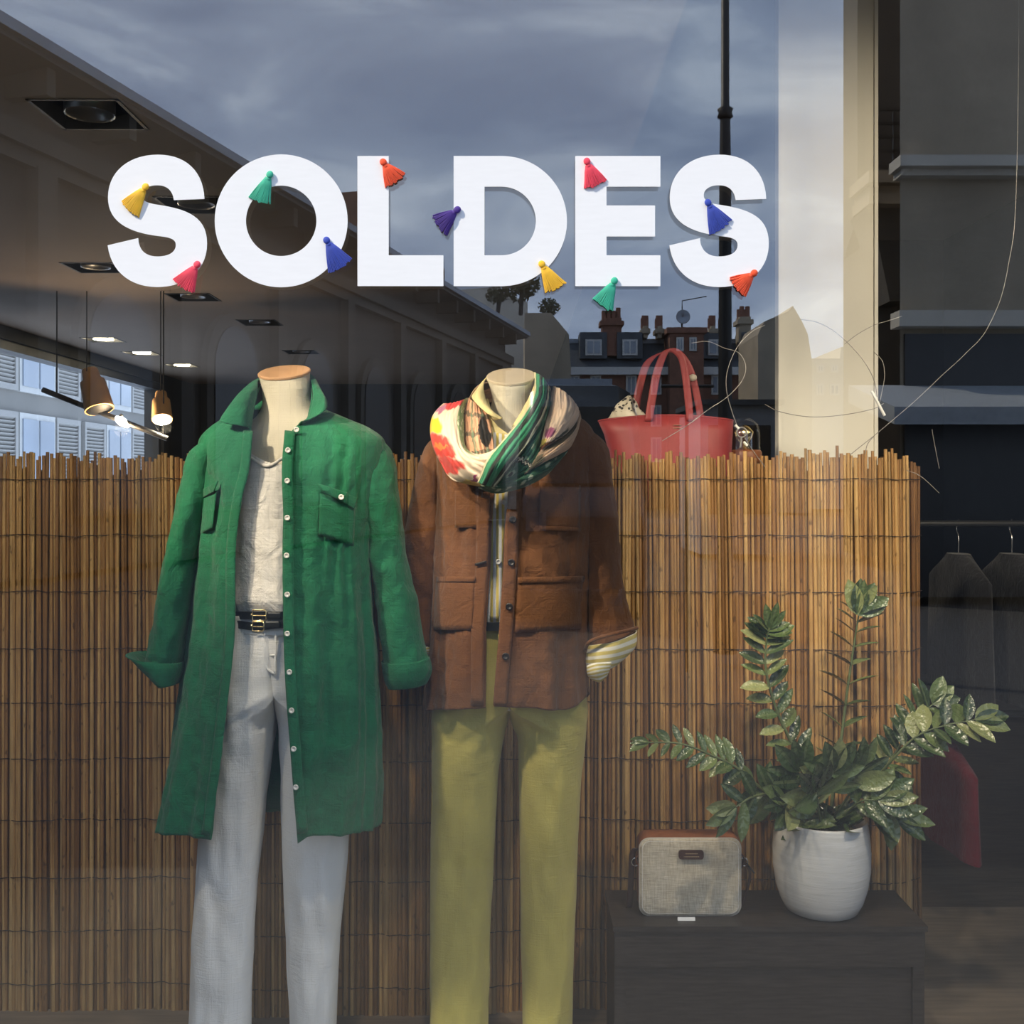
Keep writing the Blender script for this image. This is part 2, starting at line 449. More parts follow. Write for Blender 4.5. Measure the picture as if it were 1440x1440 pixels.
def mansard_block():
    D = 70; a = V(775, 517, D); b = V(1105, 465, D)
    r = thing('mansard_building', 'brick apartment block with slate mansard roof and dormers, mirrored in the pane', 'building', (a.x, a.y, STREET))
    y = a.y; zc = a.z; zt = b.z
    MB().box(a.x, b.x, y - 10, y, STREET, zc).build('wall', m_brick, r, smooth=False)
    MB().box(a.x, b.x, y - 10, y + .5, zc - .5, zc).build('cornice', m_frame_w, r, smooth=False)
    MB().prism([(y + .2, zc), (y - 1.6, zt - .5), (y - 5, zt), (y - 10, zt), (y - 10, zc)], a.x, b.x, 'x').build('mansard_roof', m_slate, r, smooth=False)
    MB().box(a.x, b.x, y - 2.2, y - 1.4, zt - .65, zt - .35).build('roof_band', m_zinc, r, smooth=False)
    rects = []
    for px0, px1 in ((823, 846), (875, 896), (995, 1020), (1050, 1068)):
        p = V(px0, 500, D); q = V(px1, 478, D)
        dm = MB().box(p.x - .35, q.x + .35, y - 2, y + .1, p.z - .2, q.z + .5).build('dormer', m_slate, r, smooth=False)
        far_windows(r, [(p.x, q.x, p.z, q.z)], y + .1)
    for px0, px1 in ((800, 815), (830, 845), (880, 895), (915, 930), (1000, 1018), (1050, 1064)):
        for py0, py1 in ((555, 528), (600, 570), (650, 615)):
            p = V(px0, py0, D); q = V(px1, py1, D); rects.append((p.x, q.x, p.z, q.z))
    far_windows(r, rects, y)
    p = V(938, 680, D); q = V(985, 472, D)
    MB().box(p.x, q.x, y - 3, y + 1.2, STREET, q.z).box(p.x - .2, q.x + .2, y - 3, y + 1.4, q.z, q.z + .35).build('brick_tower', m_brick, r, smooth=False)
    far_windows(r, [(V(x0, 0, D).x, V(x1, 0, D).x, V(0, 497, D).z, V(0, 478, D).z) for x0, x1 in ((947, 957), (965, 975))], y + 1.2)
    chimney_stack(r, 847, 874, 447, 500, D, m_brick)
    chimney_stack(r, 1040, 1056, 445, 500, D, m_stone)
    for px in (905, 925, 1000, 1015): chimney_stack(r, px, px + 6, 458, 475, D, m_stone)
    d = V(959, 447, D)
    MB().tube([d + Vector((0, 0, -1.2)), d], .06).tube([d, d + Vector((0, .1, 1.1)), d + Vector((1.6, .1, 1.4))], .035).build('aerial_mast', m_iron, r)
    MB().lathe([(0.02, 0), (.35, .05), (.5, .16)], (0, 0, 0), 16)
    rows = [[d + Vector((rad * cos(2 * pi * k / 16), .35 + z, rad * sin(2 * pi * k / 16))) for k in range(16)] for rad, z in ((.01, 0), (.3, .05), (.46, .15))]
    MB().grid(rows, True).build('satellite_dish', m_zinc, r, solid=.03)
mansard_block()

def gable(name, label, D, pts, mat, wins=(), depth=8):
    poly = [(V(x, y, D).x, V(x, y, D).z) for x, y in pts]
    yy = 2 * GLASS - D
    xs = [p[0] for p in poly]
    r = thing(name, label, 'building', ((min(xs) + max(xs)) / 2, yy, STREET))
    poly = [(poly[0][0], STREET)] + poly + [(poly[-1][0], STREET)]
    MB().prism(poly, yy - depth, yy, 'y').build('wall', mat, r, smooth=False)
    far_windows(r, [(V(x0, 0, D).x, V(x1, 0, D).x, V(0, y1, D).z, V(0, y0, D).z) for x0, x1, y0, y1 in wins], yy)
    return r
gable('rubble_gable_house', 'rubble stone gable beside the end of the long hall, mirrored in the pane', 56, [(738, 440), (775, 440), (800, 470), (803, 520)], m_stone)
gable('white_attic_house', 'small pale house with one attic window behind the hall, mirrored in the pane', 66, [(640, 408), (690, 404), (742, 425)], m_stone_pale, [(705, 722, 450, 466)])
gable('blind_gable_house', 'tall rubble stone blind gable with stepped top, mirrored in the pane', 58,
      [(1066, 470), (1075, 452), (1098, 442), (1108, 438), (1115, 430), (1124, 445), (1130, 456), (1136, 470), (1142, 508)], m_stone, depth=5)
r_ = gable('cream_corner_house', 'cream town house with a flat roof and balcony windows, mirrored on the column', 66,
      [(1142, 504), (1181, 504), (1183, 488), (1193, 488), (1195, 530), (1232, 537), (1260, 540)], m_stone_pale,
      [(1148, 1158, 513, 524), (1168, 1178, 513, 524), (1147, 1158, 540, 556), (1166, 1180, 540, 556)])

def corner_building():
    D = 15
    yy = 2 * GLASS - D
    x0 = V(1266, 0, D).x; x1 = V(1900, 0, D).x
    r = thing('corner_apartment_building', 'grey stone corner building with mouldings and a shop awning, mirrored in the pane', 'building', (x0, yy, STREET))
    zf = lambda py, DD=D: V(0, py, DD).z
    k = 9
    MB().prism([(x0, yy), (x1, yy), (x1 + 6, yy - k), (x0 + k * .55, yy - k)], STREET, 14).build('wall', m_stone, r, smooth=False)
    MB().box(x0 - .12, x1, yy - .1, yy + .35, zf(243), zf(228)).box(x0 - .06, x1, yy - .1, yy + .2, zf(252), zf(243)).build('moulding', m_stone_pale, r, smooth=False)
    MB().box(x0 - .1, x1, yy - .1, yy + .25, zf(462), zf(440)).build('fascia', m_stone_pale, r, smooth=False)
    MB().box(x0 + .05, x1, yy, yy + .06, STREET, zf(470)).build('shopfront', M('dark_shopfront', (.02, .02, .022), .3), r, smooth=False)
    D2 = 21; y2 = 2 * GLASS - D2
    xa = V(1206, 0, D2).x; xb = V(1275, 0, D2).x
    za = zf(305, D2); zb = zf(272, D2); xc = V(1234, 0, D2).x
    MB().prism([(xa, y2), (xb, y2), (xb, y2 - 4), (xa + 1.5, y2 - 4)], za, 15).build('set_back_wall', m_stone_mid, r, smooth=False)
    MB().prism([(xc, y2), (xb, y2), (xb, y2 - 4), (xc + 1.5, y2 - 4)], STREET, za).build('set_back_wall', m_stone_mid, r, smooth=False)
    MB().prism([(xa - .05, za), (xa + .1, zf(330, D2)), (xc, zf(432, D2)), (xc + .3, zf(432, D2)), (xc + .3, za)], y2 - .3, y2 + .7, 'y').build('corbel', m_stone_mid, r, smooth=False)
    MB().box(xa - .1, xb, y2, y2 + 1.0, za, za + .2).box(xa - .16, xb, y2, y2 + 1.15, zb - .1, zb + .12).box(xa - .06, xb, y2, y2 + .9, za + .2, zb - .1).build('balcony', m_stone, r, smooth=False)
    rail = MB()
    for py in (180, 199, 217, 236, 257): rail.box(xa, xb, y2 + .95, y2 + 1.0, zf(py, D2), zf(py, D2) + .05)
    for x in (xa, xa + .35, (xa + xb) / 2, xb - .1): rail.box(x, x + .05, y2 + .95, y2 + 1, zb, zf(180, D2))
    rail.build('balcony_railing', m_iron, r, smooth=False)
    aw = MB(); z1 = zf(553, 13.4); z0 = zf(598, 13.4)
    aw.prism([(yy, z1 + .25), (yy + 1.8, z0 + .22), (yy + 1.8, z0), (yy, z1)], V(1250, 0, 13.4).x, x1, 'x')
    aw.build('awning', M('awning_canvas', (.32, .34, .36), .8), r, smooth=False)
corner_building()

# lamp post, crossing sign, van, kiosk, shrubs on the roofs
lp = V(1020, 0, 10)
t = thing('street_lamp_post', 'tall black iron lamp post with a collar, mirrored between the letters and the column', 'lamp post', (lp.x, lp.y, STREET))
MB().lathe([(.11, 0), (.11, .5), (.075, .6), (.065, 2.5), (.055, 4.6), (.048, 5.0)], (lp.x, lp.y, STREET), 16).build('shaft', m_iron, t)
zc_ = V(0, 158, 10).z
MB().lathe([(.05, -.06), (.075, -.04), (.06, 0), (.075, .03), (.04, .06), (.036, 2.2), (.034, 3.4)], (lp.x, lp.y, zc_), 16).build('upper_shaft', m_iron, t)
MB().lathe([(.02, 0), (.16, .1), (.2, .5), (.03, .6)], (lp.x, lp.y, zc_ + 3.4), 16).build('lantern', m_iron, t)
cp = V(966, 0, 9)
t = thing('crossbar_post', 'thin black post with a short crossbar, mirrored beside the tote handles', 'post', (cp.x, cp.y, STREET))
MB().tube([(cp.x, cp.y, STREET), (cp.x, cp.y, V(0, 508, 9).z)], .016).build('pole', m_iron, t)
a = V(930, 543, 9); b = V(1004, 543, 9); MB().tube([a, b], .014).build('crossbar', m_iron, t)

def van():
    D = 13.0; y0 = 2 * GLASS - D
    xl = V(728, 0, D).x; xr = V(905, 0, D).x; zt = V(0, 535, D).z
    m_paint = M('dark_van_paint', (.022, .026, .030), .18, .1, spec=.6)
    r = thing('parked_van', 'dark parked van seen end on, mirrored behind the scarf', 'van', ((xl + xr) / 2, y0, STREET))
    w = xr - xl; mid = (xl + xr) / 2; h = zt - STREET
    secs = []
    for yy, k, hh in ((y0 + .35, .93, .42), (y0 + .3, .98, .5), (y0 - .1, 1, .98), (y0 - .6, 1, 1.0), (y0 - 4, 1, 1.0), (y0 - 4.6, .97, .95)):
        prof = [(-.5, .12), (-.5, .5), (-.47, .8), (-.40, .95), (-.3, 1.0), (.3, 1.0), (.40, .95), (.47, .8), (.5, .5), (.5, .12)]
        secs.append([(mid + p * w * k, yy, STREET + max(.12, min(q, hh) * 1.0) * h) for p, q in prof])
    mb = MB().grid(secs, True); mb.cap(secs[0]); mb.cap(secs[-1][::-1]); mb.build('body', m_paint, r, solid=0)
    MB().prism([(mid - w * .40, STREET + h * .56), (mid + w * .40, STREET + h * .56), (mid + w * .34, STREET + h * .88), (mid - w * .34, STREET + h * .88)], y0 + .22, y0 + .33, 'y').build('windscreen', M('van_glass', (.05, .055, .06), .05), r, smooth=False)
    for sx_ in (-1, 1):
        for yy in (y0 - .6, y0 - 3.6):
            x = mid + sx_ * w * .46
            MB().tube([(x - .1, yy, STREET + .2), (x + .1, yy, STREET + .2)], .32, 20).build('wheel', m_metal_black, r)
        MB().box(mid + sx_ * w * .36 - .12, mid + sx_ * w * .36 + .12, y0 + .3, y0 + .38, STREET + h * .36, STREET + h * .44).build('lamp', m_slate, r, smooth=False)
    MB().box(mid - w * .3, mid + w * .3, y0 - 2.5, y0 - .8, zt - .02, zt + .1).build('roof_rack', m_zinc, r, smooth=False)
van()
def kiosk():
    D = 24; y0 = 2 * GLASS - D; a = V(985, 570, D); b = V(1094, 690, D)
    r = thing('street_kiosk', 'low pale blue-grey kiosk beyond the lamp post, mirrored beside the column', 'kiosk', (a.x, y0, STREET))
    mt = M('kiosk_paint', (.30, .34, .40), .6)
    MB().box(a.x, b.x, y0 - 3, y0, STREET, a.z).build('wall', mt, r, smooth=False)
    MB().box(a.x - .1, b.x + .1, y0 - 3, y0 + .2, a.z, a.z + .12).build('roof', m_slate, r, smooth=False)
    for x0, x1 in ((.1, .45), (.55, .9)):
        MB().box(a.x + x0 * (b.x - a.x), a.x + x1 * (b.x - a.x), y0 - .02, y0 + .05, STREET + .9, a.z - .45).build('window', bpy.data.materials['dark_pane'], r, smooth=False)
kiosk()
def far_tree(px, py, D, rad, label):
    c = V(px, py, D)
    t = thing('roof_garden_tree', label, 'tree', (c.x, c.y, c.z - rad * 1.6))
    MB().tube([(c.x, c.y, c.z - rad * 1.6), (c.x + .1, c.y, c.z)], .12).build('trunk', m_iron, t)
    v = []; f = []
    for k in range(420):
        u = Vector((random.gauss(0, 1), random.gauss(0, 1), random.gauss(0, 1))).normalized() * rad * random.random() ** .4
        p = c + Vector((u.x * 1.1, u.y, u.z * .9)); q = Euler((random.random() * 6, random.random() * 6, 0)).to_matrix()
        b = len(v); s = rad * .16
        v += [p + q @ Vector(w) * s for w in ((-1, 0, 0), (0, -.5, .1), (1, 0, 0), (0, .5, .1))]; f.append((b, b + 1, b + 2, b + 3))
    o = mk('foliage', v, f, m_foliage, t); o['kind'] = 'stuff'
far_tree(732, 402, 58, 1.0, 'round dark tree on the roof by the white letter D, mirrored in the pane')
far_tree(772, 432, 58, .55, 'small dark bush on the roof edge beside the rubble gable, mirrored in the pane')
far_tree(700, 415, 58, .6, 'low dark shrub on the roof above the pale attic, mirrored in the pane')

# ================================================================== SHOP SHELL
XL, XR, YB, ZCEIL, ZHIGH, XBAY = -2.66, 3.6, 8.9, 2.10, 3.3, .30      # low ceiling up to XBAY, a taller bay beyond it
def struct(name, mb, mat, smooth=False): o = mb.build(name, mat, smooth=smooth); o['kind'] = 'structure'; return o
struct('floor', MB().box(XL - .2, XR + .2, 3.2, YB + .2, STREET - .2, STREET), m_floor)
struct('trim_1', MB().box(-2.2, 2.6, GLASS + .012, 3.2, STREET - .2, 0), M('display_platform', (.20, .16, .12), .5, .2, 6, (1, 10, 1)))
# ceiling with square recesses left open for the downlights
LIT = [(-2.36, 6.16), (-2.36, 6.80), (-2.32, 7.50)]
DARK = [(-1.33, 6.73), (-1.30, 5.50), (-1.42, 4.75), (-1.60, 4.10), (-.94, 3.18), (-.95, 2.40)]
HS = .10
ceil = MB()
xs = sorted(set([XL - .2, XBAY] + [x + s * HS for x, y in LIT + DARK for s in (-1, 1)]))
ys = sorted(set([GLASS + .012, YB + .2] + [y + s * HS for x, y in LIT + DARK for s in (-1, 1)]))
for i in range(len(xs) - 1):
    for j in range(len(ys) - 1):
        mxx, myy = (xs[i] + xs[i + 1]) / 2, (ys[j] + ys[j + 1]) / 2
        if any(abs(mxx - x) < HS and abs(myy - y) < HS for x, y in LIT + DARK): continue
        ceil.box(xs[i], xs[i + 1], ys[j], ys[j + 1], ZCEIL, ZCEIL + .02)
ceil.box(XL - .2, XBAY, GLASS + .06, YB + .2, ZCEIL + .12, ZCEIL + .2)
struct('ceiling', ceil, m_ceiling)
struct('trim_3', MB().box(XBAY - .02, XBAY, GLASS + .06, YB, ZCEIL + .2, ZHIGH).box(XBAY - .02, XR + .2, GLASS + .06, YB + .2, ZHIGH, ZHIGH + .1), m_ceiling)
struct('wall_back', MB().box(XL - .2, XR + .2, YB, YB + .2, STREET, ZHIGH), m_black)
struct('wall_right', MB().box(XR, XR + .2, GLASS + .06, YB, STREET, ZHIGH), m_black)
# left wall with an opening for the side window
WY0, WY1, WZ0, WZ1 = 5.2, 8.15, .1, 2.03
struct('wall_left', MB().box(XL - .15, XL, GLASS, WY0, STREET, ZCEIL).box(XL - .15, XL, WY1, YB, STREET, ZCEIL).box(XL - .15, XL, WY0, WY1, STREET, WZ0).box(XL - .15, XL, WY0, WY1, WZ1, ZCEIL), m_black)
w2 = thing('window_2', None, None, (XL, WY0, WZ0), kind='structure')
MB().box(XL - .12, XL - .02, WY0, WY1, WZ1 - .05, WZ1).box(XL - .12, XL - .02, WY0, WY1, WZ0, WZ0 + .06).box(XL - .12, XL - .02, WY0, WY0 + .06, WZ0, WZ1).box(XL - .12, XL - .02, WY1 - .06, WY1, WZ0, WZ1).build('window_frame', m_metal_black, w2, smooth=False)
MB().box(XL - .075, XL - .068, WY0 + .06, WY1 - .06, WZ0 + .06, WZ1 - .05).build('pane', glass_mat('side_window_glass', .04), w2, smooth=False)
# the shop front round the big pane
struct('wall_front', MB().box(-8, -1.95, 1.25, GLASS + .06, STREET, 6).box(2.45, 8, 1.25, GLASS + .06, STREET, 6).box(-1.95, 2.45, 1.25, GLASS + .06, ZCEIL, 6).box(-1.95, 2.45, 1.25, GLASS + .06, STREET, -.02), m_stone)
struct('trim_2', MB().box(XL - .2, -1.95, GLASS + .06, GLASS + .1, STREET, ZCEIL).box(2.45, XR + .2, GLASS + .06, GLASS + .1, STREET, ZHIGH), m_black)
w1 = thing('window_1', None, None, (.25, GLASS, 0), kind='structure')
MB().box(-1.95, 2.45, GLASS, GLASS + .010, -.02, ZCEIL).build('pane', glass_mat('shop_window_glass', .104, (.97, .98, .97)), w1, smooth=False)
MB().box(-1.95, -1.88, GLASS - .03, GLASS + .05, -.02, ZCEIL).box(2.38, 2.45, GLASS - .03, GLASS + .05, -.02, ZCEIL).box(-1.95, 2.45, GLASS - .03, GLASS + .05, -.02, .04).box(-1.95, 2.45, GLASS - .03, GLASS + .05, ZCEIL - .06, ZCEIL).build('window_frame', m_metal_black, w1, smooth=False)

# column
ca = P(1096, 0, 3.05); cb = P(1232, 0, 3.05)
col = thing('column', 'cream painted square column rising behind the reed screen', 'column', ((ca.x + cb.x) / 2, 3.05, STREET), kind='structure')
mbc = MB(); e_ = .006
mbc.prism([(ca.x + e_, 3.05), (cb.x - e_, 3.05), (cb.x, 3.05 + e_), (cb.x, 3.10), (ca.x, 3.10), (ca.x, 3.05 + e_)], STREET, ZHIGH)
mbc.build('shaft', m_white_wall, col, smooth=False)
MB().box(ca.x - .004, ca.x + .006, 3.044, 3.06, STREET, ZHIGH).build('corner_bead', m_white_wall, col, smooth=False)
MB().box(cb.x - .006, cb.x + .004, 3.044, 3.06, STREET, ZHIGH).build('corner_bead', m_white_wall, col, smooth=False)

# building across the side street with louvred shutters
m_fac = M('side_facade', (.26, .25, .23), .8, .1, .6)
m_shut = M('grey_shutters', (.40, .39, .37), .6, .05)
FX = -6.6
r = thing('shuttered_town_house', 'pale grey house front with louvred shutters, seen through the side window', 'building', (FX, 10, STREET))
MB().box(FX - 4, FX, 9, 34, STREET, 12).build('wall', m_fac, r, smooth=False)
shm = None
for iz, (z0, z1) in enumerate(((-.25, 2.22), (2.50, 5.2))):
    y = 13.3
    while y < 28:
        f = MB().box(FX - .05, FX + .05, y + .90, y + 2.00, z0, z1).build('window', m_frame_w, r, smooth=False)
        MB().box(FX + .02, FX + .07, y + .97, y + 1.42, z0 + .08, z1 - .08).build('pane', m_pane, f, smooth=False)
        MB().box(FX + .02, FX + .07, y + 1.48, y + 1.93, z0 + .08, z1 - .08).build('pane', m_pane, f, smooth=False)
        for ys_ in (y, y + 2.04):
            sb = MB()
            sb.box(FX, FX + .06, ys_, ys_ + .06, z0, z1).box(FX, FX + .06, ys_ + .76, ys_ + .84, z0, z1)
            for zz in (z0, (z0 + z1) / 2, z1 - .08): sb.box(FX, FX + .06, ys_ + .06, ys_ + .76, zz, zz + .08)
            o = sb.build('shutter', m_shut, r, smooth=False)
            lv = MB(); k = z0 + .1
            while k < z1 - .1:
                lv.prism([(FX + .01, k), (FX + .05, k + .035), (FX + .05, k + .045), (FX + .01, k + .01)], ys_ + .06, ys_ + .76, 'y'); k += .055
            lo = lv.build('louvres', m_shut, o, smooth=False); lo['kind'] = 'stuff'
        y += 3.05

# downlights
m_recess = M('black_recess', (.01, .01, .01), .6)
m_bulb = emis('lit_lamp', (1, .86, .62), 30)
m_off = M('unlit_lamp', (.15, .15, .15), .3, metal=.6)
for i, (x, y) in enumerate(LIT + DARK):
    lit = i < len(LIT)
    names = ['lit square downlight beside the side window, closest to the window head', 'lit square downlight in the middle of the lit row', 'lit square downlight closest to the black rear wall']
    dn = ['unlit square recess above the black rear wall', 'unlit square recess second from the rear wall', 'unlit square recess third from the rear wall', 'unlit square recess out of line towards the side window', 'unlit square recess above the first white letter S', 'unlit square recess closest to the shop window glass']
    t = thing('downlight', names[i] if lit else dn[i - 3], 'downlight', (x, y, ZCEIL), group='square ceiling downlights')
    MB().box(x - HS, x - HS + .008, y - HS, y + HS, ZCEIL - .002, ZCEIL + .1).box(x + HS - .008, x + HS, y - HS, y + HS, ZCEIL - .002, ZCEIL + .1).box(x - HS, x + HS, y - HS, y - HS + .008, ZCEIL - .002, ZCEIL + .1).box(x - HS, x + HS, y + HS - .008, y + HS, ZCEIL - .002, ZCEIL + .1).box(x - HS, x + HS, y - HS, y + HS, ZCEIL + .09, ZCEIL + .1).build('housing', m_recess, t, smooth=False)
    MB().lathe([(.001, .02), (.035, .018), (.05, .004), (.055, .0), (.055, .05)], (x, y, ZCEIL), 20).build('lamp', m_bulb if lit else m_off, t)
    if lit:
        l = bpy.data.lights.new('downlight_lamp', 'SPOT'); l.energy = 22; l.color = (1, .78, .52); l.spot_size = radians(130); l.spot_blend = .6; l.shadow_soft_size = .04
        lo = bpy.data.objects.new('downlight_lamp', l); C.objects.link(lo); lo.location = (0, 0, -.02); lo.parent = t

# hanging track with spot heads, left rear
def spot_head(root, p, aim, m_body, lit, rad=.05, ln=.16, energy=0, cone=60):
    p = Vector(p); dvec = (Vector(aim) - p).normalized()
    MB().tube([p - dvec * ln, p - dvec * ln * .75, p - dvec * ln * .7, p], [rad * .55, rad * .62, rad * .85, rad], 20).build('lamp_head', m_body, root)
    ring = MB(); q = dvec.to_track_quat('Z', 'Y').to_matrix()
    rows = [[p + dvec * .002 + q @ Vector((k * rad * cos(2 * pi * i / 20), k * rad * sin(2 * pi * i / 20), z)) for i in range(20)] for k, z in ((.88, 0), (.5, .012), (.02, .016))]
    ring.grid(rows, True).build('lamp_face', lit, root)
    if energy:
        l = bpy.data.lights.new('spot_lamp', 'SPOT'); l.energy = energy; l.color = (1, .84, .62); l.spot_size = radians(cone); l.spot_blend = .7; l.shadow_soft_size = .035
        lo = bpy.data.objects.new('spot_lamp', l); C.objects.link(lo); lo.parent = root
        lo.location = p + dvec * .03 - rootloc(root); lo.rotation_euler = dvec.to_track_quat('-Z', 'Y').to_euler()
m_gold_body = M('gold_lamp_body', (.72, .44, .19), .45, .08, metal=.0)
m_bright = emis('bright_lamp_face', (1, .90, .70), 60)
TD = 4.6
t = thing('track_rail', 'black rail hung below the ceiling near the side window', 'lamp rail', P(180, 590, TD))
MB().tube([P(60, 548, TD), P(120, 572, TD), P(236, 617, TD)], .012, 8).build('rail', m_metal_black, t)
for x_, y_ in ((80, 556), (230, 614)):
    a = P(x_, y_, TD); MB().tube([a, (a.x, a.y, ZCEIL)], .003, 6).build('suspension_wire', m_metal_black, t)
t = thing('track_spot', 'gold spotlight with a glaring white lamp beside the black wall', 'spotlight', P(228, 545, TD), group='gold spotlights')
spot_head(t, P(228, 590, TD), P(234, 720, TD - .22), m_gold_body, m_bright, rad=.044, ln=.14, energy=10, cone=120)
a = P(226, 550, TD); MB().tube([a, (a.x, a.y, ZCEIL)], .0025, 8).build('stem', m_metal_black, t)
t = thing('track_spot', 'gold tilted spotlight turned away, next to the window frame', 'spotlight', P(120, 520, TD), group='gold spotlights')
spot_head(t, P(140, 576, TD), P(156, 640, TD - .05), m_gold_body, m_recess, rad=.062, ln=.19)
a = P(122, 522, TD); MB().tube([a, (a.x, a.y, ZCEIL)], .0025, 8).build('stem', m_metal_black, t)
t = thing('rail_bulb', 'small glowing oval lamp fixed to the black rail', 'lamp', P(172, 593, TD))
c = P(172, 593, TD); rows = [[c + Vector((.034 * sin(pi * i / 8) * cos(2 * pi * k / 14), .02 * sin(pi * i / 8) * sin(2 * pi * k / 14), .02 * cos(pi * i / 8) - .45 * .034 * sin(pi * i / 8) * cos(2 * pi * k / 14))) for k in range(14)] for i in range(9)]
MB().grid(rows, True).build('bulb', m_bright, t)
MB().tube([c + Vector((-.02, .0, .012)), c + Vector((.0, .0, .03))], .008).build('socket', m_metal_black, t)
l = bpy.data.lights.new('rail_bulb_lamp', 'POINT'); l.energy = 13; l.color = (1, .72, .44); l.shadow_soft_size = .03
lo = bpy.data.objects.new('rail_bulb_lamp', l); C.objects.link(lo); lo.parent = t; lo.location = (0, -.03, -.035)

# unseen display spotlights on a rail above the window head, last three added as fill
t = thing('display_rail', 'black lamp rail above the shop window head', 'lamp rail', (0, 1.5, 2.04))
MB().box(-1.7, 2.2, GLASS + .061, 1.52, 2.065, ZCEIL + .015).build('rail', m_metal_black, t, smooth=False)
DISP = [((-1.25, 1.5, 2.02), (-.50, 2.25, 1.42), 95, 46), ((-.66, 1.5, 2.02), (-.02, 2.3, 1.38), 54, 48), ((.30, 1.5, 2.02), (.85, 2.6, 1.10), 44, 58), ((1.55, 1.5, 2.02), (.98, 3.05, 1.50), 72, 80), ((.75, 1.5, 2.02), (.62, 2.38, .42), 52, 46), ((-1.0, 1.5, 2.02), (-.92, 2.55, .80), 34, 58), ((-.05, 1.5, 2.02), (-.28, 2.5, .45), 34, 44)]
dl = ['display spotlight aimed at the green overshirt', 'display spotlight aimed at the patterned scarf', 'display spotlight aimed at the reed screen', 'display spotlight aimed at the cream column', 'added fill spotlight aimed at the bench', 'added fill spotlight aimed at the reeds beside the green sleeve', 'added fill spotlight aimed low between the two mannequins']
for (p, aim, en, cone), lab in zip(DISP, dl):
    t = thing('display_spot', lab, 'spotlight', (p[0], p[1], 2.03), group='spotlights on the display rail')
    spot_head(t, p, aim, m_metal_black, m_bright, rad=.024, ln=.05, energy=en, cone=cone)

# ================================================================== REED SCREEN
def reed_mat():
    g = NG('dry_reed')
    r = g.n('ShaderNodeObjectInfo').outputs['Random']
    base = g.ramp(r, [(0, (.20, .095, .030)), (.3, (.36, .19, .068)), (.6, (.50, .29, .11)), (.85, (.66, .43, .18)), (1, (.40, .26, .12))])
    def shifted(scale):                      # every reed gets its own stretch of grain
        a = g.n('ShaderNodeVectorMath', operation='ADD'); g.set(a.inputs[0], g.coord('Object', scale))
        c_ = g.n('ShaderNodeCombineXYZ'); g.set(c_.inputs[2], g.math('MULTIPLY', r, 57.0)); g.set(a.inputs[1], c_.outputs[0]); return a.outputs[0]
    n = g.noise(shifted((40, 40, 3.5)), 3, 4)
    col = g.mix(1, base, g.ramp(n, [(.25, (.62, .58, .52)), (.75, (1.12, 1.1, 1.05))]), 'MULTIPLY')
    bl = g.noise(shifted((30, 30, 14)), 2.2, 2)
    col = g.mix(g.ramp(bl, [(.66, (0, 0, 0)), (.72, (.7, .7, .7))]), col, (.07, .035, .015))
    g.set(g.b.inputs['Base Color'], col); g.b.inputs['Roughness'].default_value = .42
    g.bump(g.noise(g.coord('Object', (300, 300, 4)), 3, 2), .3, .001)
    return g.m
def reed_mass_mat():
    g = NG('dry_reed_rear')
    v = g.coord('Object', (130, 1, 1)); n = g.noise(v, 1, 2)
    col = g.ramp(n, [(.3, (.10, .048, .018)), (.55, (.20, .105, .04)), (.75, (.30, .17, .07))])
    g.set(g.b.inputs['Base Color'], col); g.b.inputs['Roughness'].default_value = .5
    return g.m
m_reed = reed_mat(); m_reed2 = reed_mass_mat()
def screen_y(x):
    y = 2.56 + .018 * sin(x * 5.0 + .5) + .008 * sin(x * 13)
    if x > .88: y += 3.2 * (x - .88) ** 2
    return y
scr = thing('reed_screen', 'tan reed screen bound with wire behind the mannequins', 'screen', (0, 2.56, 0))
def reed_mesh(k):
    rs = random.Random(k); H = 1.335; n = 6; segs = [0, .33, .62, .86, 1]
    rad = .0042 + .0009 * rs.random(); bx_, by_ = rs.uniform(-.004, .004), rs.uniform(-.004, .004)
    rows = []
    for q in segs:
        b = sin(q * pi); rr = rad * (1.08 - .2 * q)
        rows.append([(bx_ * b + rr * cos(2 * pi * i / n), by_ * b + rr * sin(2 * pi * i / n), q * H) for i in range(n)])
    mb = MB().grid(rows, True); mb.cap(rows[-1][::-1])
    me = bpy.data.meshes.new('reed'); me.from_pydata(mb.v, [], mb.f); me.materials.append(m_reed)
    for p in me.polygons: p.use_smooth = len(p.vertices) == 4
    return me
reed_meshes = [reed_mesh(k) for k in range(10)]
x = -1.33; xe = .988; cnt = 0; spots = []
while x < xe:
    spots.append(x); x += random.uniform(.0070, .0092)
for x in spots:
    lean = .012 * noise.noise(Vector((x * 3, 0, 0))) + random.gauss(0, .0035)
    if x > .3: lean -= .012
    hs = 1 + random.gauss(0, .006) + (.006 if x > .7 else 0)
    if x > .915: hs -= (x - .915) * .32
    w = random.uniform(.85, 1.25)
    m = Matrix(((w, 0, lean, 0), (0, w, random.gauss(0, .002), 0), (0, 0, hs, 0), (0, 0, 0, 1)))
    x0 = x - lean * .6
    place('reed', random.choice(reed_meshes), scr, (x0, screen_y(x) + random.uniform(-.003, .004), 0), m)
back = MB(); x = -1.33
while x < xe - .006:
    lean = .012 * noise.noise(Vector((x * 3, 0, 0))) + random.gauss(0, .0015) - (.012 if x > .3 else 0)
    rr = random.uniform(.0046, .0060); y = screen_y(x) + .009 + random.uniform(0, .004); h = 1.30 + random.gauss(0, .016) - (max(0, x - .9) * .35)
    back.tube([(x - lean * .6, y, 0), (x - lean * .1, y + random.uniform(-.002, .002), h * .5), (x + lean * .7, y, h)], [rr * 1.1, rr, rr * .85], 5); x += random.uniform(.0055, .0072)
